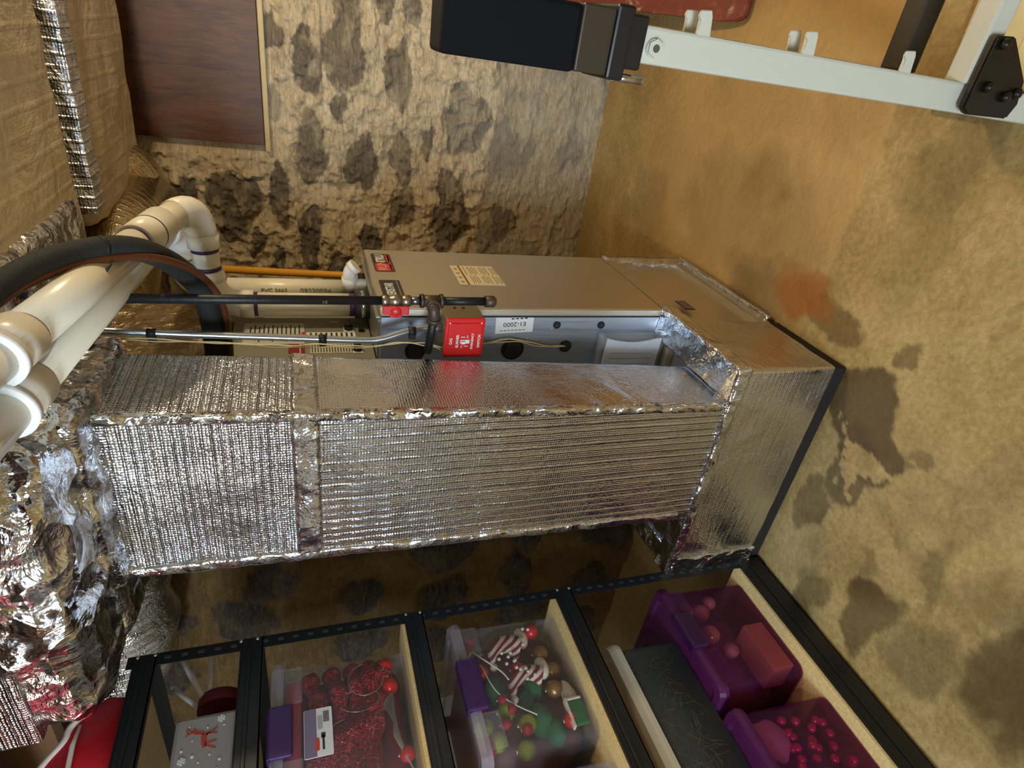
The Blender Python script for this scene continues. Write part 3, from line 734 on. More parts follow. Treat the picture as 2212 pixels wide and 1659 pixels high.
# ------------------------------------------------------------------ gas pipe
m_iron = plain('black_iron', (38, 37, 38), .45, .5, bmp=.3, vs=80)
m_rusty = plain('rusty_iron', (84, 70, 62), .5, .6, var=.4, vs=50, bmp=.3)
t = thing('gas_pipe', 'black iron gas pipe with a red-handled shut-off valve beside the furnace', 'gas pipe', (-.62, 1.42, 1.01))
gx, gy = -.617, 1.42
bm = B(); tube(bm, [(gx, gy, 2.06), (gx, gy, 1.302)], .0112, 16); obj('riser', bm, m_iron, t)
text('1/2', .010, (gx, gy - .0115, 1.45), -ZP, -XP * 1, plain('pipe_mark', (120, 116, 110), .6), t, 'pipe_mark')
bm = B(); tube(bm, [(gx, gy, 1.312), (gx, gy, 1.296)], .0155, 8); tube(bm, [(gx, gy, 1.296), (gx, gy, 1.262)], [.0135, .0135], 16); sphere(bm, (gx, gy, 1.278), .0165); tube(bm, [(gx, gy, 1.262), (gx, gy, 1.240)], .0155, 8)
va = obj('shutoff_valve', bm, metal('valve_steel', (170, 160, 140), .35), t)
bm = B(); box(bm, (gx - .030, gy - .024, 1.245), (gx - .006, gy - .017, 1.312), .003); sphere(bm, (gx - .020, gy - .022, 1.278), .0145, 12, 8, 0, (1, .6, 1)); box(bm, (gx - .038, gy - .023, 1.262), (gx - .018, gy - .018, 1.294), .003)
tag(obj('valve_handle', bm, plain('valve_red', (190, 32, 34), .4), va), 'red valve handle')
bm = B(); tube(bm, [(gx, gy, 1.240), (gx, gy, 1.212)], .0108, 16); obj('nipple', bm, metal('nipple_steel', (120, 124, 130), .3), t)
bm = B(); tube(bm, [(gx, gy, 1.214), (gx, gy, 1.155)], .0155, 16); tube(bm, [(gx, gy, 1.214), (gx, gy, 1.206)], .0185, 16); tube(bm, [(gx, gy, 1.163), (gx, gy, 1.155)], .0185, 16)
tube(bm, [(gx, gy, 1.185), (gx - .005, gy - .028, 1.184)], .0155, 16); tube(bm, [(gx - .004, gy - .02, 1.184), (gx - .006, gy - .03, 1.184)], .0185, 16); obj('tee', bm, m_rusty, t)
bm = B(); tube(bm, [(gx, gy, 1.156), (gx, gy, 1.035)], .0112, 16); obj('drip_leg', bm, m_iron, t)
bm = B(); tube(bm, [(gx, gy, 1.040), (gx, gy, 1.016), (gx, gy, 1.010)], [.0155, .0155, .010], 16); obj('cap', bm, m_rusty, t)
bm = B(); tube(bm, elbow((gx - .005, gy - .022, 1.184), (gx - .007, gy - .040, 1.184), (gx - .038, gy - .030, 1.182)), .0155, 16); tube(bm, [(gx - .034, gy - .032, 1.182), (gx - .045, gy - .030, 1.182)], .0185, 16); obj('elbow', bm, m_rusty, t)
bm = B(); tube(bm, [(gx - .04, gy - .03, 1.182), (-.775, gy + .02, 1.180)], .0112, 16); obj('branch_pipe', bm, m_iron, t)

# ------------------------------------------------------------------ conduit, thermostat wire, emergency switch
t = thing('electrical_conduit', 'shiny steel electrical conduit running down to the red switch box', 'conduit', (-.72, 1.47, 1.17))
m_emt = metal('conduit_steel', (200, 206, 214), .2, 'z')
cpth = smoothpath([(-.712, 1.465, 2.05), (-.728, 1.465, 1.80), (-.744, 1.465, 1.50), (-.752, 1.465, 1.35), (-.748, 1.465, 1.30), (-.730, 1.468, 1.24), (-.722, 1.475, 1.19), (-.722, 1.48, 1.14)])
bm = B(); tube(bm, cpth, .0092, 16); obj('tube', bm, m_emt, t)
bm = B(); tube(bm, [(-.722, 1.478, 1.17), (-.722, 1.48, 1.138)], .014, 8); obj('connector', bm, metal('connector_steel', (170, 172, 176), .35), t)
for z, x, r in ((1.845, -.7265, .011), (1.455, -.7465, .0115), (1.222, -.7265, .0125)):
    bm = B(); tube(bm, [(x, 1.466, z - .010), (x + .0005, 1.466, z + .010)], r, 16); box(bm, (x - .022, 1.456, z - .009), (x, 1.470, z + .009), .003); obj('black_tape', bm, m_blk, t)
t = thing('thermostat_wire', 'pale twisted thermostat wires hanging beside the conduit and across the furnace side', 'wire', (-.76, 1.46, .76))
m_wire = plain('cream_wire', (216, 200, 150), .5)
wp = [(-.735, 1.455, 1.95), (-.742, 1.455, 1.80), (-.750, 1.452, 1.67), (-.764, 1.452, 1.55), (-.762, 1.452, 1.45), (-.766, 1.455, 1.34), (-.756, 1.452, 1.25), (-.768, 1.452, 1.17), (-.79, 1.47, 1.12), (-.80, 1.51, 1.08), (-.803, 1.525, 1.0), (-.795, 1.528, .90), (-.812, 1.528, .80), (-.818, 1.535, .72)]
for k in (0, 1):
    bm = B(); sp = smoothpath([(x + (.004 if k else -.002) * math.sin(i * 1.7 + k * 2), y_, z + 0) for i, (x, y_, z) in enumerate(wp)], 7)
    sp = [q + V((math.sin(i * .9 + k * 3) * .0016 + k * .004, 0, 0)) for i, q in enumerate(sp)]
    tube(bm, sp, .0019, 8); obj('strand', bm, m_wire, t)
t = thing('emergency_switch', 'red-faced emergency shut-off switch box on the furnace side', 'switch', (-.73, 1.49, 1.03))
bm = B(); box(bm, (-.787, 1.435, 1.030), (-.672, 1.5445, 1.138), .004)
for z in (1.10, 1.075): tube(bm, [(-.672, 1.50, z), (-.6705, 1.50, z)], .004, 10, 1)
obj('box', bm, [metal('tan_box_steel', (160, 148, 118), .4), m_blk], t)
m_red = plain('emergency_red', (198, 24, 20), .38)
bm = B(); box(bm, (-.790, 1.424, 1.028), (-.670, 1.437, 1.140), .006); box(bm, (-.780, 1.419, 1.036), (-.682, 1.428, 1.132), .004)
cv = obj('cover_plate', bm, m_red, t); tag(cv, 'red cover plate with white lettering')
FY = 1.4184
for s, z, sz in (('GAS', 1.123, .0105), ('BURNER', 1.105, .0105), ('EMERGENCY', 1.063, .0085), ('SWITCH', 1.044, .0105)):
    text(s, sz, (-.735, FY, z), XP, ZP, m_white, cv, bold=.0002)
text('OFF', .006, (-.722, FY, 1.077), XP, ZP, m_white, cv); text('ON', .006, (-.752, FY, 1.092), XP, ZP, m_white, cv)
bm = B(); bez_rect(bm, (-.736, FY, 1.084), XP, ZP, .011, .026, .001); box(bm, (-.741, 1.410, 1.083), (-.733, 1.4185, 1.096), .002)
bez_rect(bm, (-.722, FY, 1.090), XP, ZP, .002, .012, .0006); bez_rect(bm, (-.750, FY, 1.080), XP, ZP, .002, .012, .0006)
tag(obj('toggle', bm, m_white, cv), 'white toggle')
for x, z in ((-.683, 1.128), (-.683, 1.040), (-.778, 1.128)):
    bm = B(); sphere(bm, (x, 1.423, z), .0032, 10, 6); obj('screw', bm, plain('bright_screw', (225, 228, 230), .3, .9), cv)

# booklet in a clear bag standing on the plenum
t = thing('manual_bag', 'clear plastic bag of white manuals tucked between duct and furnace', 'document bag', (-.83, 1.50, .39))
m_bag = clearish('clear_bag', (245, 248, 250), (230, 235, 240), .16, .08)
def arcsheet(bm, x0, x1, z0, z1, y0, bow, th, mi=0, n=10):
    pts = []
    for i in range(n + 1):
        z = z0 + (z1 - z0) * i / n; x = x1 - bow * math.sin(PI * i / n); pts.append((x, z))
    poly = [V((x, y0, z)) for x, z in pts] + [V((x0, y0, z1)), V((x0, y0, z0))]
    prism(bm, poly, (0, th, 0), mi)
bm = B()
for k in range(6): arcsheet(bm, -.90, -.772 - .002 * k, .402, .600 - .003 * k, 1.492 + .004 * k, .014, .003, k % 2)
for k in range(3): box(bm, (-.865 + k * .02, 1.4905, .42), (-.862 + k * .02, 1.4915, .58), 0, 1)
obj('manuals', bm, [plain('manual_white', (226, 230, 240), .5), plain('manual_grey', (176, 182, 198), .5)], t)
bm = fold_box((-.905, 1.484, .398), (-.765, 1.522, .618), .012, .003, 25, 51); obj('plastic_bag', bm, m_bag, t, True)

# ------------------------------------------------------------------ plywood over the opening in the back wall
m_ply, nt, p = newmat('brown_plywood')
co = tc(nt, scale=(1.2, 1, 7))
g1 = noi(nt, tc(nt, scale=(6, 1, 1.3)), 3.0, 3, .5, 1.2); g2 = noi(nt, tc(nt, scale=(50, 1, 3)), 4, 4, .6)
gg = mixc(nt, .4, ramp(nt, g1, [(.35, lin((62, 34, 16))), (.5, lin((88, 54, 26))), (.62, lin((104, 68, 36)))]), ramp(nt, g2, [(.3, lin((56, 32, 16))), (.7, lin((122, 80, 44)))]))
nt.links.new(gg, p.inputs['Base Color']); p.inputs['Roughness'].default_value = .5
t = thing('plywood_cover', 'dark brown plywood sheet covering an opening high in the stone wall', 'plywood sheet', (-.05, 3.06, 1.635))
bm = B(); box(bm, (-.575, 3.045, 1.637), (.9, 3.075, 2.30), .002); obj('sheet', bm, m_ply, t)
bm = B(); box(bm, (-.60, 3.040, 1.612), (.9, 3.095, 1.634), .006); obj('mortar_sill', bm, plain('sill_mortar', (210, 190, 146), .9, var=.2, vs=14, bmp=.5), t)

# ------------------------------------------------------------------ storage rack
Rk = thing('storage_rack', 'black steel rivet rack with particle-board shelves full of holiday bins', 'shelving unit', (-1.77, .45, 0))
YN, YF = -.62, 1.13
for (x, y_) in ((-1.46, YF), (-2.07, YF), (-1.46, YN), (-2.07, YN)):
    sx = -1 if x > -1.8 else 1; sy = -1 if y_ > 0 else 1
    bm = B()
    box(bm, (x - (.002 if sx < 0 else 0), y_ + sy * .034, 0), (x + (.0 if sx < 0 else .002), y_, 1.945)); box(bm, (x, y_ - (.002 if sy < 0 else 0), 0), (x + sx * .034, y_ + (0 if sy < 0 else .002), 1.945))
    if y_ > 0 and x > -1.8:
        z = .10
        while z < 1.9:
            box(bm, (x - .0005, y_ - .020, z), (x + .0010, y_ - .012, z + .014), 0, 1); z += .038
    po = obj('post', bm, [m_black, plain('slot_dark', (52, 54, 54), .6)], Rk)
    if y_ > 0 and x > -1.8:
        for z in (.056, 1.923, 1.884, 1.686, 1.646, 1.255, 1.214, .784, .744):
            b2 = B(); sphere(b2, (x + .001, y_ - .006, z), .0045, 12, 8, 0, (.7, 1, 1)); tag(obj('rivet', b2, plain('zinc_rivet', (190, 192, 190), .3, .8), po), 'bright rivet')
m_board, nt, p = newmat('particle_board')
nn = noi(nt, tc(nt), 160, 4, .7); nt.links.new(ramp(nt, nn, [(.3, lin((206, 170, 104))), (.7, lin((238, 210, 148)))]), p.inputs['Base Color']); p.inputs['Roughness'].default_value = .8
LV = [(.01, .108), (.741, .800), (1.208, 1.262), (1.632, 1.686), (1.880, 1.930)]
for i, (z0, z1) in enumerate(LV):
    for x, s in ((-1.458, -1), (-2.072, 1)):
        bm = B(); box(bm, (x, YN, z0), (x + s * .003, YF - .002, z1)); box(bm, (x, YN, z0), (x + s * .022, YF - .002, z0 + .003)); box(bm, (x, YN, (z0 + z1) / 2), (x - s * .004, YF - .036, (z0 + z1) / 2 + .010), .002)
        box(bm, (x, YN, z1 - .003), (x - s * .004, YF - .036, z1), .001)
        obj('beam', bm, m_black, Rk)
    for y_, s in ((YF - .004, -1), (YN + .004, 1)):
        bm = B(); box(bm, (-2.07, y_, z0), (-1.462, y_ + s * .003, z1 - .01)); obj('end_beam', bm, m_black, Rk)
    if i < 3:
        bm = B(); box(bm, (-2.068, YN + .002, z1), (-1.462, YF - .02, z1 + .009)); obj('shelf_board', bm, m_board, Rk)
    else:
        bm = B(); box(bm, (-2.066, YN + .002, z1 - .016), (-1.464, YF - .008, z1 - .0015)); obj('shelf_board', bm, m_board, Rk)

# ------------------------------------------------------------------ bins
def bin_box(name, label, x0, x1, y0, y1, z0, z1, mat, lidmat, latch=None, lid_h=.022, taper=.007, group=None):
    """open tub: thin walls with rim, plus lid.  x1 is the aisle face"""
    t = thing(name, label, 'storage bin', ((x0 + x1) / 2, (y0 + y1) / 2, z0), group)
    th = .0025
    def ring(xa, xb, ya, yb, z, r=.03):
        out = []
        for (cx, cy, a0) in ((xb - r, yb - r, 0), (xa + r, yb - r, 90), (xa + r, ya + r, 180), (xb - r, ya + r, 270)):
            for k in range(5):
                a = math.radians(a0 + k * 22.5); out.append(V((cx + r * math.cos(a), cy + r * math.sin(a), z)))
        return out
    zt = z1 - lid_h
    prof = [(taper, z0), (taper * .25, zt - .03), (0, zt - .012), (-.008, zt - .010), (-.008, zt)]
    bm = B(); rings = []
    for (ins, z) in prof: rings.append([bm.verts.new(q) for q in ring(x0 + ins, x1 - ins, y0 + ins, y1 - ins, z)])
    inner = [(.0 + th, zt), (taper + th, z0 + th)]
    for (ins, z) in inner: rings.append([bm.verts.new(q) for q in ring(x0 + ins, x1 - ins, y0 + ins, y1 - ins, z)])
    for a, b in zip(rings[:-1], rings[1:]):
        for k in range(20): bm.faces.new((a[k], a[(k + 1) % 20], b[(k + 1) % 20], b[k]))
    bm.faces.new(rings[0][::-1]); bm.faces.new(rings[-1])
    for f in bm.faces: f.smooth = len(f.verts) == 4
    obj('tub', bm, mat, t)
    bm = B(); rings = []
    for (ins, z) in ((-.011, zt - .008), (-.013, zt + .006), (-.008, z1), (.012, z1), (.020, z1 - .006)): rings.append([bm.verts.new(q) for q in ring(x0 + ins, x1 - ins, y0 + ins, y1 - ins, z)])
    for a, b in zip(rings[:-1], rings[1:]):
        for k in range(20): bm.faces.new((a[k], a[(k + 1) % 20], b[(k + 1) % 20], b[k]))
    bm.faces.new(rings[-1])
    b2 = [bm.verts.new(v.co + V((0, 0, -.003))) for v in rings[-1]]
    for k in range(20): bm.faces.new((rings[0][k], rings[0][(k + 1) % 20], b2[(k + 1) % 20], b2[k]))
    bm.faces.new(b2[::-1])
    obj('lid', bm, lidmat, t)
    if latch:
        ly0, ly1, lm = latch
        bm = B(); box(bm, (x1 + .006, ly0, z1 - .052), (x1 + .022, ly1, z1 + .004), .005); box(bm, (x1 - .012, ly0, z1 - .006), (x1 + .02, ly1, z1 + .006), .003)
        tag(obj('latch', bm, lm, t), 'purple latch')
        for (a, b) in ((y0 + .02, ly0 - .006), (ly1 + .006, y1 - .02)):
            if b - a > .02:
                bm = B(); box(bm, (x1 + .004, a, z1 - .075), (x1 + .012, b, z1 - .012), .004); obj('side_flange', bm, mat, t)
    return t
m_clr = clearish('frosted_clear_plastic', (252, 252, 254), (206, 206, 214), .065, .25)
m_clrlid = clearish('frosted_clear_lid', (244, 240, 244), (206, 206, 214), .25, .3)
m_pur = clearish('purple_translucent_plastic', (242, 220, 230), (104, 42, 106), .22, .25)
m_purlid = clearish('purple_translucent_lid', (200, 130, 180), (112, 46, 104), .48, .3)
m_latch = plain('purple_latch', (60, 26, 82), .4)
m_gry = clearish('grey_translucent_plastic', (226, 232, 230), (128, 134, 132), .20, .3)
m_wlid = plain('white_lid', (206, 200, 184), .45)
XB = -1.497
bin_box('storage_bin', 'clear bin with purple latches holding red and green ornaments on the middle shelf', -1.98, XB, .70, 1.085, .810, 1.137, m_clr, m_clrlid, (.82, .965, m_latch))
bin_box('storage_bin', 'clear bin with pinkish contents beside the ornament bin, cut by the frame', -1.98, XB, .25, .655, .810, 1.055, m_clr, m_clrlid)
bin_box('storage_bin', 'clear bin packed with red glitter garland on the shelf above the ornament bin', -1.98, XB, .66, 1.058, 1.272, 1.612, m_clr, m_clrlid, (.81, .935, m_latch))
bin_box('storage_bin', 'purple translucent bin with rose ornaments at the far end of the bottom shelf', -2.05, XB, .725, 1.085, .118, .435, m_pur, m_purlid, (.86, .98, plain('deep_purple_latch', (56, 14, 62), .35)))
bin_box('storage_bin', 'purple translucent bin with pink beads and tissue, nearer one on the bottom shelf', -2.05, XB, .30, .672, .118, .435, m_pur, m_purlid)
bin_box('storage_bin', 'grey translucent bin with white lid lying on top of the purple bins', -1.98, -1.545, .42, .955, .438, .672, m_gry, m_wlid, None, .03)

# contents ------------------------------------------------------------
def copy_thing(src, loc, label=None, group=None, sc=None):
    r = src.copy(); COL.objects.link(r); r.location = loc
    if sc: r.scale = sc
    if label: r['label'] = label
    if group: r['group'] = group
    for ch in list(src.children):
        c = ch.copy(); COL.objects.link(c); c.parent = r
    return r
m_cap = plain('ornament_cap', (200, 190, 160), .25, .9)
def bauble_proto(name, label, mat, r, c, group):
    t = thing(name, label, 'ornament', c, group)
    bm = B(); sphere(bm, c, r, 20, 14); obj('ball', bm, mat, t, True)
    bm = B(); tube(bm, [V(c) + V((0, 0, r * .95)), V(c) + V((0, 0, r * 1.2))], r * .22, 10); obj('cap', bm, m_cap, t)
    return t
def baubles(name, label, mat, r, spots, group):
    first = None
    for i, s in enumerate(spots):
        lb = label[i] if isinstance(label, list) else label
        if first is None: first = bauble_proto(name, lb, mat, r, s, group)
        else: copy_thing(first, s, lb)
m_gred = plain('shiny_red', (206, 24, 22), .22, .25)
m_gred2 = plain('glitter_red', (150, 14, 22), .35, .5, bmp=1.0, vs=160)
m_lime = plain('glitter_lime', (140, 150, 20), .3, .5, bmp=1.0, vs=160)
m_green = plain('green_felt', (26, 92, 48), .9, var=.3, vs=60, bmp=.5)
m_dred = plain('dark_red_cloth', (104, 14, 22), .9, var=.3, vs=40, bmp=.4)
# red bin
baubles('red_bauble', ['shiny red bauble in the garland bin, lowest and farthest from the aisle end', 'shiny red bauble in the garland bin, low and beside the silver tinsel', 'shiny red bauble half hidden behind the others in the garland bin'], m_gred, .021, [(-1.53, 1.022, 1.325), (-1.535, .965, 1.318), (-1.57, 1.0, 1.35)], 'red baubles in the garland bin')
baubles('red_bauble', ['matt red bauble between the two shiny baubles of the garland bin', 'matt red bauble above the silver tinsel in the garland bin', 'matt red bauble at the near bottom of the garland bin'], plain('matt_red', (170, 24, 26), .5), .019, [(-1.528, .995, 1.352), (-1.53, .905, 1.365), (-1.53, .78, 1.30)], 'matt red baubles in the garland bin')
m_tinsel, nt, p = newmat('red_tinsel')
p.inputs['Base Color'].default_value = lin((214, 24, 30)); p.inputs['Metallic'].default_value = .35; p.inputs['Roughness'].default_value = .3
vo = nt.nodes.new('ShaderNodeTexVoronoi'); vo.inputs['Scale'].default_value = 260; nt.links.new(tc(nt), vo.inputs['Vector'])
nt.links.new(bump(nt, vo.outputs[0], 1.0, .01), p.inputs['Normal'])
nt.links.new(ramp(nt, noi(nt, tc(nt), 120, 3, .7), [(.38, lin((96, 6, 14))), (.55, lin((190, 18, 26))), (.68, lin((255, 110, 90)))]), p.inputs['Base Color'])
for k, (za, zb, x) in enumerate(((1.545, 1.50, -1.536), (1.50, 1.455, -1.533), (1.455, 1.41, -1.538), (1.415, 1.375, -1.536), (1.375, 1.34, -1.538))):
    bm = B(); pts = smoothpath([(x - .01 * math.sin(j * 2.1 + k), 1.035 - .045 * j, za + (zb - za) * math.sin(j * .55 + k * .4) * .7 - .02) for j in range(8)], 5)
    tube(bm, pts, [.022 + .004 * math.sin(q * .9 + k) for q in range(len(pts))], 14)
    tag(obj('glitter_garland', bm, m_tinsel, None, True), ['topmost', 'second from the top', 'middle', 'fourth from the top', 'lowest'][k] + ' strand of thick red glitter garland in the garland bin', 'garland', 'red garlands in the garland bin')
bm = B(); box(bm, (-1.95, .70, 1.285), (-1.565, 1.04, 1.57), .03, seg=3)
tag(obj('red_fabric_bundle', bm, m_dred, None, True), 'dark red bundle filling the back of the garland bin', 'fabric')
bm = B(); box(bm, (-1.57, .76, 1.54), (-1.515, 1.02, 1.585), .012); tag(obj('red_gift_box', bm, plain('faded_red_card', (168, 44, 44), .6)), 'flat faded red box at the top of the garland bin', 'box')
for k in range(3):
    bm = B(); rr = [.05, .035, .045][k]; c = V((-1.513, [.93, .86, .985][k], [1.40, 1.44, 1.38][k]))
    tube(bm, [c + V((0, math.cos(a) * rr * (.6 + .2 * k), math.sin(a) * rr)) for a in [j * .3 for j in range(19)]], .0009, 6)
    tag(obj('silver_cord', bm, plain('silver_cord', (190, 180, 150), .3, .7)), ['large thin silver cord loop low in the garland bin', 'small thin silver cord loop above the label side of the garland bin', 'thin silver cord loop at the far side of the garland bin'][k], 'cord', 'silver cords in the garland bin')
bm = B()
for k in range(26): tube(bm, smoothpath([(-1.516 - (k % 3) * .003, .92 + .002 * k - .09, 1.38 - k * .0006), (-1.52, .90 + .0015 * k, 1.34 - k * .001), (-1.516, .72 + .004 * k, 1.288 + .0016 * k)], 4), .0007, 4)
tag(obj('silver_tinsel', bm, plain('silver_tinsel', (150, 140, 120), .3, .6)), 'silver tinsel strands at the bottom of the garland bin', 'tinsel', kind='stuff')
# sticker on the red bin, part-like, stuck to the bin: child of the bin
rb = [o for o in COL.objects if o.name.startswith('storage_bin') and 'garland' in o.get('label', '') and o.type == 'EMPTY'][0]
bm = B(); bez_rect(bm, (-1.4985, .862, 1.503), YP, ZP, .118, .066, .0012, 0, .003); bez_rect(bm, (-1.4972, .862, 1.521), YP, ZP, .116, .028, .0005, 1); bez_rect(bm, (-1.4972, .852, 1.492), YP, ZP, .012, .010, .0005, 2)
for k in range(8): bez_rect(bm, (-1.4972, .885 + .0035 * k, 1.484), YP, ZP, .0016, .014, .0005, 2)
bez_rect(bm, (-1.4970, .832, 1.506), YP, ZP, .030, .010, .0006, 3, .004); bez_rect(bm, (-1.4972, .835, 1.492), YP, ZP, .034, .005, .0005, 2)
for k in range(4): bez_rect(bm, (-1.4972, .885, 1.503 - .003 * k), YP, ZP, .034, .001, .0005, 2)
tag(obj('product_label', bm, [m_white, plain('photo_lilac', (128, 110, 136), .5), m_ink, plain('oval_red', (196, 70, 60), .5)], rb), 'white and lilac product label')
# ornament bin
baubles('green_bauble', ['lime glitter bauble in the middle of the ornament bin below the berries', 'lime glitter bauble lower down toward the near end of the ornament bin', 'lime glitter bauble under the near flange of the ornament bin', 'lime glitter bauble just below the purple latch of the ornament bin', 'lime glitter bauble behind the purple latch of the ornament bin', 'lime glitter bauble at the near bottom corner of the lime heap'], m_lime, .025, [(-1.535, .83, 1.03), (-1.535, .785, .985), (-1.55, .765, 1.07), (-1.535, .80, 1.10), (-1.55, .87, 1.10), (-1.56, .735, 1.0)], 'lime baubles in the ornament bin')
baubles('red_berry', ['red glitter berry, upper of the close pair in the ornament bin', 'red glitter berry, nearer one of the close pair in the ornament bin', 'red glitter berry right under the purple latch flange', 'red glitter berry nearest the camera, lowest in the ornament bin', 'red glitter berry above the green felt in the ornament bin', 'red glitter berry at the far top corner of the ornament bin', 'red glitter berry next to the far top corner berry of the ornament bin'], m_gred2, .015, [(-1.52, .855, 1.035), (-1.52, .825, 1.02), (-1.52, .79, 1.045), (-1.52, .765, .995), (-1.52, .95, 1.08), (-1.53, 1.03, 1.09), (-1.53, 1.015, 1.10)], 'red glitter berries in the ornament bin')
m_stripe, nt, p = newmat('candy_stripe_cloth')
wv = nt.nodes.new('ShaderNodeTexWave'); wv.bands_direction = 'DIAGONAL'; nt.links.new(tc(nt), wv.inputs['Vector']); wv.inputs['Scale'].default_value = 22
nt.links.new(ramp(nt, wv.outputs[1], [(.45, lin((120, 20, 30))), (.55, lin((214, 196, 176)))]), p.inputs['Base Color']); p.inputs['Roughness'].default_value = .85
m_puff = plain('white_fluff', (214, 200, 172), 1.0, bmp=1.0, vs=70)
def elf_hat(c, label):
    t = thing('elf_hat', label, 'ornament', c, 'striped elf hats in the ornament bin')
    c = V(c)
    bm = B(); tube(bm, smoothpath([c, c + V((0, .02, .045)), c + V((.004, .0, .085)), c + V((0, -.04, .095))], 6), [.034 - .0015 * k for k in range(19)], 18); obj('cone', bm, m_stripe, t)
    bm = B(); sphere(bm, c + V((0, .03, -.01)), .026, 14, 10, 0, (.8, 1.3, .8)); obj('fluffy_cuff', bm, m_puff, t)
    bm = B(); sphere(bm, c + V((0, -.045, .095)), .011); obj('pompom', bm, m_puff, t)
baubles('red_bauble', ['shiny red bauble under the lid at the far end of the ornament bin', 'shiny red bauble behind the beads of the ornament bin', 'shiny red bauble low at the far end of the ornament bin', 'shiny red bauble between the two striped hats', 'shiny red bauble at the near bottom of the ornament bin', 'shiny red bauble behind the purple latch of the ornament bin'], plain('cherry_red', (190, 22, 28), .35, .1), .021, [(-1.535, 1.045, 1.085), (-1.56, .965, 1.06), (-1.535, 1.05, .885), (-1.56, .955, .955), (-1.535, .77, .865), (-1.55, .90, 1.085)], 'red baubles in the ornament bin')
baubles('gold_bauble', ['antique gold bauble in the lower middle of the ornament bin', 'antique gold bauble under the far striped hat', 'antique gold bauble at the bottom middle of the ornament bin'], plain('antique_gold', (150, 112, 60), .35, .6), .024, [(-1.55, .87, .875), (-1.555, .985, .875), (-1.56, .93, .855)], 'gold baubles in the ornament bin')
elf_hat((-1.545, 1.01, .93), 'red and white striped elf hat near the far end of the ornament bin')
elf_hat((-1.545, .905, .90), 'striped elf hat in the middle of the ornament bin')
for k, (y_, z, s) in enumerate(((.905, 1.035, .03), (.89, .93, .03), (.80, .94, .035), (.76, .91, .03), (.86, .96, .022))):
    bm = B(); sphere(bm, (-1.56, y_, z), s, 16, 12, 0, (1, 1.3, .9)); 
    for v in bm.verts: v.co += V((0, noise.noise(v.co * 40), noise.noise(v.co * 40 + V((3, 3, 3))))) * .007
    tag(obj('green_felt_piece', bm, m_green, None, True), ['green felt piece in the centre of the ornament bin under the string', 'green felt piece beside the striped hat in the ornament bin', 'green felt piece under the lime baubles in the ornament bin', 'green felt piece lowest at the near end of the ornament bin', 'small green felt piece between the berries and the striped hat'][k], 'ornament', 'green felt pieces in the ornament bin')
bm = B(); box(bm, (-1.53, .745, .825), (-1.515, .81, .865), .003); tag(obj('green_gift_tag', bm, [m_green]), 'green card with white edge at the bottom corner of the ornament bin', 'card')
bm = B(); 
for a, b in (((-1.532, .74, .866), (-1.513, .82, .873)), ((-1.532, .811, .825), (-1.513, .818, .866))): box(bm, a, b, .002)
tag(obj('white_trim_card', bm, m_puff), 'white trim strip beside the green card in the ornament bin', 'trim')
bm = B(); sphere(bm, (-1.545, .83, .845), .022, 14, 10, 0, (.8, 2.6, .9)); 
for v in bm.verts: v.co += V((0, 0, noise.noise(v.co * 60))) * .008
tag(obj('fluffy_white_beard', bm, m_puff, None, True), 'fluffy white beard along the bottom of the ornament bin', 'ornament')
bm = B(); tube(bm, smoothpath([(-1.512, .985, 1.10), (-1.508, 1.0, 1.085), (-1.508, .985, 1.07), (-1.51, .93, 1.02), (-1.51, .90, 1.005)], 6), .0022, 8); tube(bm, smoothpath([(-1.51, .96, 1.07), (-1.51, .88, 1.05), (-1.51, .83, 1.01), (-1.51, .79, .96)], 6), .0018, 8)
tag(obj('white_string', bm, m_puff), 'looped white string against the side of the ornament bin', 'string')
spots = [(.985 - .012 * math.sin(k * 2.3) - k * .008, 1.0 - k * .006 + .02 * math.sin(k * 1.9)) for k in range(12)] + [(1.045, .90), (1.05, .915), (1.0, .93), (.97, .985)]
first = None
for (y_, z) in spots:
    if first is None:
        bm = B(); sphere(bm, (-1.514, y_, z), .0052, 10, 8)
        first = tag(obj('white_bead', bm, m_puff, None, True, (-1.514, y_, z)), 'small white pompom bead in the ornament bin', 'bead', 'white beads in the ornament bin')
    else:
        c = first.copy(); COL.objects.link(c); c.location = (-1.514, y_, z)
bm = B(); box(bm, (-1.95, .73, .825), (-1.575, 1.06, 1.08), .03, seg=3); tag(obj('dark_fabric_bundle', bm, plain('dark_bundle', (96, 46, 34), .9, var=.7, vs=22), None, True), 'dark bundle at the back of the ornament bin', 'fabric')
bm = B(); box(bm, (-1.95, .735, 1.083), (-1.53, 1.05, 1.105), .008); tag(obj('red_cloth', bm, plain('bright_red_cloth', (150, 24, 30), .8, var=.3, vs=20), None, True), 'red cloth lying on top inside the ornament bin', 'fabric')
# pink bin
bm = B(); box(bm, (-1.92, .30, .83), (-1.54, .62, .99), .03, seg=3); tag(obj('pink_cloth', bm, plain('dusty_pink_cloth', (150, 60, 72), .9, var=.3, vs=16), None, True), 'dusty pink cloth folded in the bin cut by the frame', 'fabric')
bm = B(); sphere(bm, (-1.535, .58, .965), .028, 14, 10, 0, (.8, 1.2, 1)); 
for v in bm.verts: v.co += V((0, noise.noise(v.co * 50), noise.noise(v.co * 60))) * .008
tag(obj('white_tissue', bm, m_puff, None, True), 'crumpled white tissue in the pink-filled bin', 'tissue')
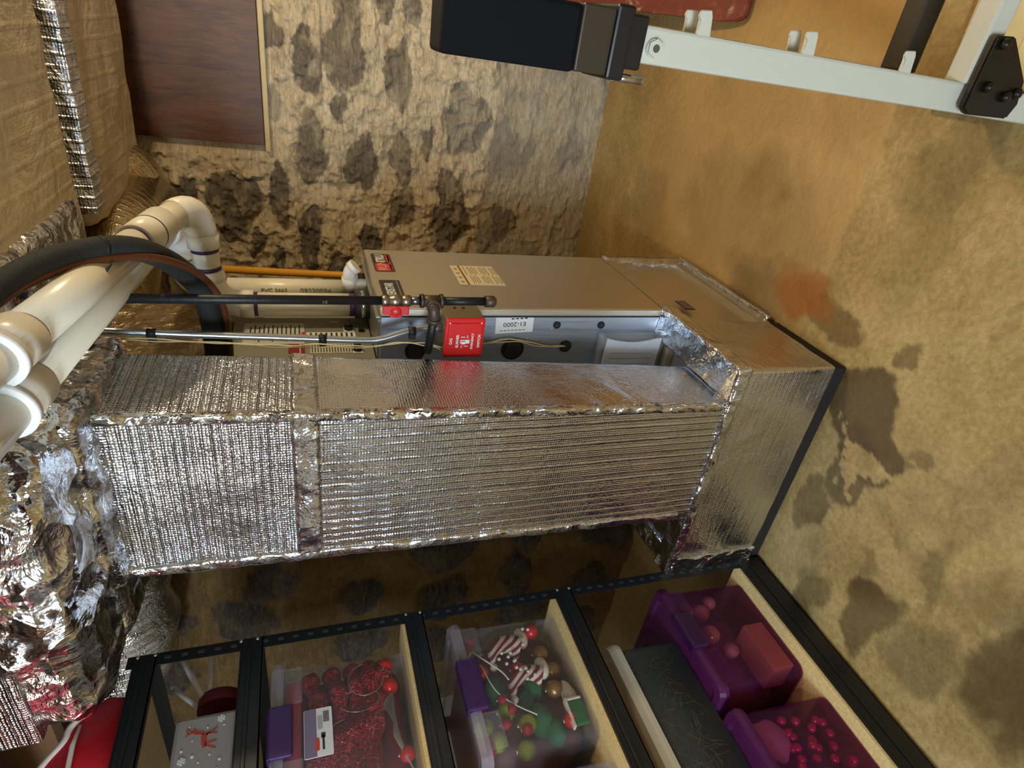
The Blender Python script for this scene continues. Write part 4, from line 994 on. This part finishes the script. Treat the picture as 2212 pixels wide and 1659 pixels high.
# purple bin far: rose ornaments
m_rose = plain('rose_gold', (244, 190, 160), .2, .3); m_rose2 = plain('rose_glitter', (236, 176, 160), .4, .2, bmp=1, vs=140)
baubles('rose_bauble', ['shiny rose bauble in the middle of the far purple bin', 'shiny rose bauble at the far top corner of the far purple bin', 'shiny rose bauble low at the far end of the far purple bin', 'shiny rose bauble under the lid of the far purple bin'], m_rose, .029, [(-1.545, .93, .31), (-1.55, 1.03, .345), (-1.56, 1.02, .285), (-1.56, .965, .36)], 'rose baubles in the purple bin')
baubles('rose_bauble', ['rose glitter bauble above the salmon box in the far purple bin', 'rose glitter bauble low at the far end of the far purple bin'], m_rose2, .023, [(-1.535, .86, .285), (-1.55, 1.045, .24)], 'rose glitter baubles in the purple bin')
bm = B(); box(bm, (-1.62, .765, .125), (-1.52, .925, .20), .004); tag(obj('salmon_box', bm, plain('salmon_card', (244, 160, 130), .6)), 'salmon coloured gift box inside the far purple bin', 'box')
bm = B(); box(bm, (-1.98, .76, .13), (-1.65, 1.05, .36), .03, seg=3); tag(obj('mauve_bundle', bm, plain('mauve_cloth', (170, 110, 120), .9, var=.4, vs=20), None, True), 'mauve bundle at the back of the far purple bin', 'fabric')
# purple bin near: pink beads, tissue
m_pk = plain('hot_pink', (232, 60, 130), .2, .4)
rs = random.Random(3); first = None
for k in range(34):
    loc = (-1.525 - rs.random() * .02, .64 - rs.random() * .24, .15 + rs.random() * .15)
    if first is None:
        bm = B(); sphere(bm, loc, .0125, 12, 8); first = tag(obj('pink_bead', bm, m_pk, None, True, loc), 'glossy pink bead heaped in the nearer purple bin', 'bead', 'pink beads in the purple bin')
    else: c = first.copy(); COL.objects.link(c); c.location = loc
bm = B(); sphere(bm, (-1.545, .60, .335), .05, 9, 7, 0, (.5, 1.1, .9)); 
for v in bm.verts: v.co += V((0, noise.noise(v.co * 25), noise.noise(v.co * 25 + V((5, 1, 2))))) * .02
tag(obj('pink_tissue', bm, plain('pink_tissue', (226, 160, 200), .8)), 'crumpled pale pink tissue in the nearer purple bin', 'tissue')
bm = B(); box(bm, (-1.98, .34, .13), (-1.60, .64, .34), .03, seg=3); tag(obj('violet_bundle', bm, plain('violet_cloth', (96, 40, 96), .9, var=.4, vs=20), None, True), 'violet bundle behind the beads in the nearer purple bin', 'fabric')
# grey bin: tinsel mass
bm = B(); rs = random.Random(9)
for k in range(230):
    p0 = V((-1.575 - rs.random() * .05, .47 + rs.random() * .45, .465 + rs.random() * .15)); d = V((rs.uniform(-.01, .01), rs.uniform(-.05, .05), rs.uniform(-.05, .05)))
    tube(bm, [p0, p0 + d * .5 + V((0, rs.uniform(-.01, .01), rs.uniform(-.01, .01))), p0 + d], .0008, 4, rs.choice([0, 0, 1]))
tag(obj('tinsel_strands', bm, [plain('gold_straw', (190, 170, 120), .35, .4), plain('teal_foil', (20, 130, 100), .3, .6)]), 'tangled gold and green tinsel inside the white-lidded grey bin', 'tinsel', kind='stuff')
bm = B(); box(bm, (-1.93, .47, .46), (-1.64, .92, .62), .03, seg=3); tag(obj('grey_green_bundle', bm, plain('greygreen', (84, 88, 76), .9, var=.3, vs=30), None, True), 'grey green bundle at the back of the white-lidded bin', 'fabric')

# second shelf from top: deer tin, stool, plaid bag
t = thing('deer_gift_box', 'frosted grey gift box printed with red deer and white snowflakes', 'gift box', (-1.56, .83, 1.696))
bm = B(); box(bm, (-1.66, .66, 1.6855), (-1.50, .967, 1.822), .010); obj('box_body', bm, plain('frosted_grey_card', (148, 142, 134), .35, var=.08, vs=6), t)
m_deer = plain('deer_red', (176, 62, 40), .55)
def deer(cy, cz, s):
    bm = B(); X = -1.4996
    def P3(pts): prism(bm, [V((X, cy + a * s, cz + b * s)) for a, b in pts], (.0008, 0, 0))
    P3([(-.9, -.1), (.5, -.15), (.7, .25), (.35, .45), (-.6, .35), (-1.0, .15)])
    P3([(.45, .2), (.8, .35), (1.0, 1.0), (1.3, 1.1), (1.25, 1.3), (.85, 1.35), (.6, 1.0)])
    for lx, kx in ((-.8, -1.3), (-.6, -.5), (.3, .9), (.5, .3)): P3([(lx, 0), (lx + .18, 0), (kx + .12, -1.1), (kx, -1.1)])
    for (a, b, c, d) in ((.9, 1.3, .5, 2.0), (.7, 1.65, 1.2, 2.0), (.85, 1.35, 1.4, 1.9)): P3([(a, b), (a + .12, b), (c + .1, d), (c, d)])
    obj('printed_deer', bm, m_deer, t)
deer(.905, 1.752, .022); deer(.775, 1.745, .024); deer(.70, 1.755, .022)
def dot(y_, z, r):
    bm = B(); tube(bm, [(-1.5, y_, z), (-1.4988, y_, z)], r, 10); obj('snow_dot', bm, m_white, t)
for (y_, z, r) in ((.885, 1.80, .0028), (.868, 1.776, .0035), (.852, 1.762, .002), (.905, 1.78, .0015), (.94, 1.79, .0015), (.93, 1.75, .002), (.865, 1.74, .002), (.85, 1.718, .0028), (.83, 1.722, .0022), (.93, 1.715, .002), (.82, 1.80, .0022), (.80, 1.725, .002), (.74, 1.80, .003), (.73, 1.77, .002)): dot(y_, z, r)
for (cy, cz) in ((.862, 1.797), (.947, 1.722), (.75, 1.722)):
    bm = B(); tube(bm, [(-1.5, cy, cz), (-1.4988, cy, cz)], .0026, 8)
    for k in range(6):
        a = k * PI / 3; d = V((0, math.cos(a), math.sin(a))); c = V((-1.4994, cy, cz)); n = V((0, -d.z, d.y))
        prism(bm, [c + d * .0022 + n * .0008, c + d * .0085 + n * .0032, c + d * .0085 - n * .0032, c + d * .0022 - n * .0008], (.0008, 0, 0))
    obj('printed_snowflake', bm, m_white, t)
t = thing('small_stool', 'little stool lying on its side with white legs and a red seat', 'stool', (-1.56, 1.0, 1.70))
bm = B(); tube(bm, [(-1.605, 1.035, 1.742), (-1.605, 1.066, 1.742)], .055, 28); tag(obj('seat', bm, plain('plum_red_seat', (104, 20, 34), .7), t), 'red seat')
for a, b in (((-1.635, 1.06, 1.785), (-1.65, 1.155, 1.872)), ((-1.635, 1.06, 1.765), (-1.65, 1.146, 1.784)), ((-1.57, 1.06, 1.782), (-1.56, 1.185, 1.848)), ((-1.57, 1.06, 1.765), (-1.56, 1.186, 1.770))):
    bm = B(); tube(bm, [a, b], .0072, 12); sphere(bm, b, .0072, 12, 8); obj('leg', bm, plain('white_leg_paint', (214, 212, 206), .4), t)
m_plaid, nt, p = newmat('red_plaid')
w1 = nt.nodes.new('ShaderNodeTexWave'); w1.bands_direction = 'Z'; w1.inputs['Scale'].default_value = 12; nt.links.new(tc(nt), w1.inputs['Vector'])
w2 = nt.nodes.new('ShaderNodeTexWave'); w2.bands_direction = 'Y'; w2.inputs['Scale'].default_value = 12; nt.links.new(tc(nt), w2.inputs['Vector'])
c1 = ramp(nt, w1.outputs[1], [(.9, lin((112, 20, 30))), (.97, lin((190, 150, 140)))]); c2 = ramp(nt, w2.outputs[1], [(.9, lin((112, 20, 30))), (.97, lin((150, 90, 90)))])
nt.links.new(mixc(nt, .4, c1, c2, 'LIGHTEN'), p.inputs['Base Color']); p.inputs['Roughness'].default_value = .85
bm = B(); box(bm, (-1.90, .86, 1.6855), (-1.70, 1.10, 1.80), .012); tag(obj('plaid_bag', bm, m_plaid), 'dark red plaid fabric bag behind the little stool', 'bag')
# top of the rack: red felt stocking
t = thing('red_stocking', 'red felt piece with white trim on the top shelf', 'holiday stocking', (-1.52, .90, 1.94))
m_felt = plain('bright_red_felt', (214, 22, 44), .8, bmp=.2, vs=80)
bm = B(); prism(bm, [V((-1.475, y_, z)) for y_, z in ((.70, 1.930), (1.035, 1.930), (1.045, 1.975), (1.005, 2.0), (.985, 2.025), (.95, 2.028), (.90, 2.058), (.80, 2.10), (.70, 2.12))], (-.04, 0, 0))
bmesh.ops.bevel(bm, geom=bm.edges[:], offset=.006, segments=2, affect='EDGES'); obj('felt_body', bm, m_felt, t, True)
m_trim = plain('cream_felt_trim', (226, 214, 200), .9)
bm = B(); tube(bm, smoothpath([(-1.478, 1.012, 2.0), (-1.478, .985, 2.031), (-1.478, .95, 2.037), (-1.478, .90, 2.066), (-1.478, .80, 2.108), (-1.478, .70, 2.128)], 5), .008, 8); tube(bm, [(-1.466, .975, 2.01), (-1.466, .93, 2.014), (-1.466, .86, 2.008), (-1.466, .78, 1.99)], [.003, .0055, .0055, .005], 8)
tag(obj('trim', bm, m_trim, t), 'cream trim')
t = thing('pale_plate', 'pale grey-green round plate standing behind the red stocking', 'plate', (-1.62, .82, 1.94))
bm = B(); tube(bm, [(-1.60, .84, 2.055), (-1.612, .84, 2.055)], .115, 40); obj('disc', bm, plain('pale_plate', (172, 182, 172), .4), t)

# ------------------------------------------------------------------ squat rack on the right
t = thing('squat_rack', 'white steel exercise rack upright with black padded head and gusset plate', 'exercise rack', (.02, .93, 0))
m_wp = plain('white_powder_coat', (192, 190, 174), .35, bmp=.05, vs=50, var=.03)
def ub(z, x=0): return .018 + .0 * z
bm = B(); box(bm, (-.008, .90, 0), (.042, .955, 1.02), .005); up = obj('upright', bm, m_wp, t)
bm = B(); tube(bm, [(.014, .905, 1.0), (.014, .893, 1.0)], .0125, 20); tube(bm, [(.014, .893, 1.0), (.014, .889, 1.0)], .0125, 6); tube(bm, [(.014, .889, 1.0), (.014, .8885, 1.0)], .0055, 12, 1)
tag(obj('bolt', bm, [m_wp, plain('bolt_grey', (110, 104, 104), .4, .7)], up), 'capped bolt')
for k, (z, dx) in enumerate(((.922, 0), (.722, 0), (.508, 0))):
    for dy in ((0, .038) if k < 2 else (0,)):
        bm = B(); prism(bm, [V((.038, .902 + dy, z - .016)), V((.066, .902 + dy, z - .010)), V((.074, .902 + dy, z - .008)), V((.072, .902 + dy, z + .010)), V((.064, .902 + dy, z + .012)), V((.060, .902 + dy, z + .006)), V((.038, .902 + dy, z + .010))], (0, .007, 0))
        bmesh.ops.bevel(bm, geom=bm.edges[:], offset=.0015, segments=1, affect='EDGES'); obj('hook', bm, m_wp, up)
bm = B(); box(bm, (-.032, .885, 1.125), (.052, .965, 1.318), .006); tag(obj('head_pad', bm, plain('black_vinyl', (9, 10, 13), .8, bmp=.1, vs=40, spec=.15), t), 'black padded head')
bm = B(); box(bm, (-.030, .882, 1.068), (.054, .968, 1.126), .003); tag(obj('clear_sleeve', bm, clearish('smoky_plastic', (120, 100, 70), (62, 50, 34), .8, .35), t), 'smoky translucent sleeve')
bm = B(); box(bm, (-.006, .905, 1.00), (.040, .952, 1.13), .003); obj('inner_post', bm, plain('inner_brown', (60, 46, 34), .6), t)
bm = B(); box(bm, (-.034, .876, 1.050), (.060, .972, 1.078), .004); box(bm, (-.018, .888, 1.020), (.052, .965, 1.055), .004); tag(obj('collar', bm, plain('black_plastic', (18, 18, 20), .35), t), 'black collar')
bm = B(); tube(bm, [(-.030, .895, 1.062), (-.030, .893, 1.012)], .006, 12); sphere(bm, (-.030, .893, 1.012), .0062, 10, 8); tag(obj('pin', bm, metal('pin_steel', (196, 190, 176), .25), t), 'steel pin')
bm = B(); prism(bm, [V((x, .876, z)) for x, z in ((.116, .367), (.120, .322), (.060, .250), (.022, .237), (-.004, .248), (-.007, .352), (.001, .368))], (0, .012, 0))
bmesh.ops.bevel(bm, geom=bm.edges[:], offset=.003, segments=2, affect='EDGES')
gp = obj('gusset_plate', bm, plain('black_gusset', (24, 20, 14), .3, .2), t)
for x, z in ((.106, .347), (.040, .338), (.030, .285), (.038, .262)):
    bm = B(); tube(bm, [(x, .877, z), (x, .866, z)], .009, 6); sphere(bm, (x, .867, z), .0075, 12, 8, 0, (1, .6, 1)); obj('bolt', bm, plain('black_bolt', (40, 34, 28), .35, .5), gp)
bm = B(); box(bm, (.04, .895, .325), (.60, .94, .368), .004); obj('cross_bar', bm, m_wp, t)
bm = B(); box(bm, (.05, 1.08, .282), (.62, 1.13, .33), .004); obj('rear_bar', bm, plain('charcoal_bar', (52, 46, 38), .4, .3), t)
bm = B(); box(bm, (-.01, .62, 0), (.044, 1.25, .045), .004); box(bm, (.008, 1.08, .045), (.050, 1.13, .33), .004); obj('foot', bm, m_wp, t)

# red painted board leaning on the back wall, cardboard on the floor
t = thing('red_board', 'scuffed dark red painted board leaning against the stone wall', 'board', (.45, 2.5, 0))
m_rb, nt, p = newmat('scuffed_red_paint')
n1 = noi(nt, tc(nt), 14, 6, .7, 1.0)
nt.links.new(ramp(nt, n1, [(.50, lin((116, 48, 32))), (.60, lin((130, 62, 44))), (.68, lin((170, 146, 120)))]), p.inputs['Base Color']); p.inputs['Roughness'].default_value = .6
sl = V((0, .92, .40)).normalized(); up_ = V((0, -.40, .92)).normalized()
O = V((.15, 2.08, .0))
poly = [O + XP * .02, O + XP * .8, O + XP * .8 + sl * 1.02, O + XP * .01 + sl * 1.02, O + sl * .10, O + sl * .03 + XP * .004]
bm = B(); prism(bm, poly, up_ * .03); bmesh.ops.bevel(bm, geom=bm.edges[:], offset=.004, segments=2, affect='EDGES'); obj('panel', bm, m_rb, t)
bm = B(); prism(bm, [V((.055, 1.235, .001)), V((.6, 1.25, .001)), V((.6, .98, .001)), V((.05, .97, .001))], (0, 0, .006))
for k in range(3): box(bm, (.08, 1.02 + k * .07, .006), (.6, 1.023 + k * .07, .0085), 0, 0)
tag(obj('cardboard_sheet', bm, plain('pale_cardboard', (224, 204, 150), .8, var=.12, vs=12, bmp=.6)), 'pale flattened cardboard sheet on the floor beside the exercise rack', 'cardboard')
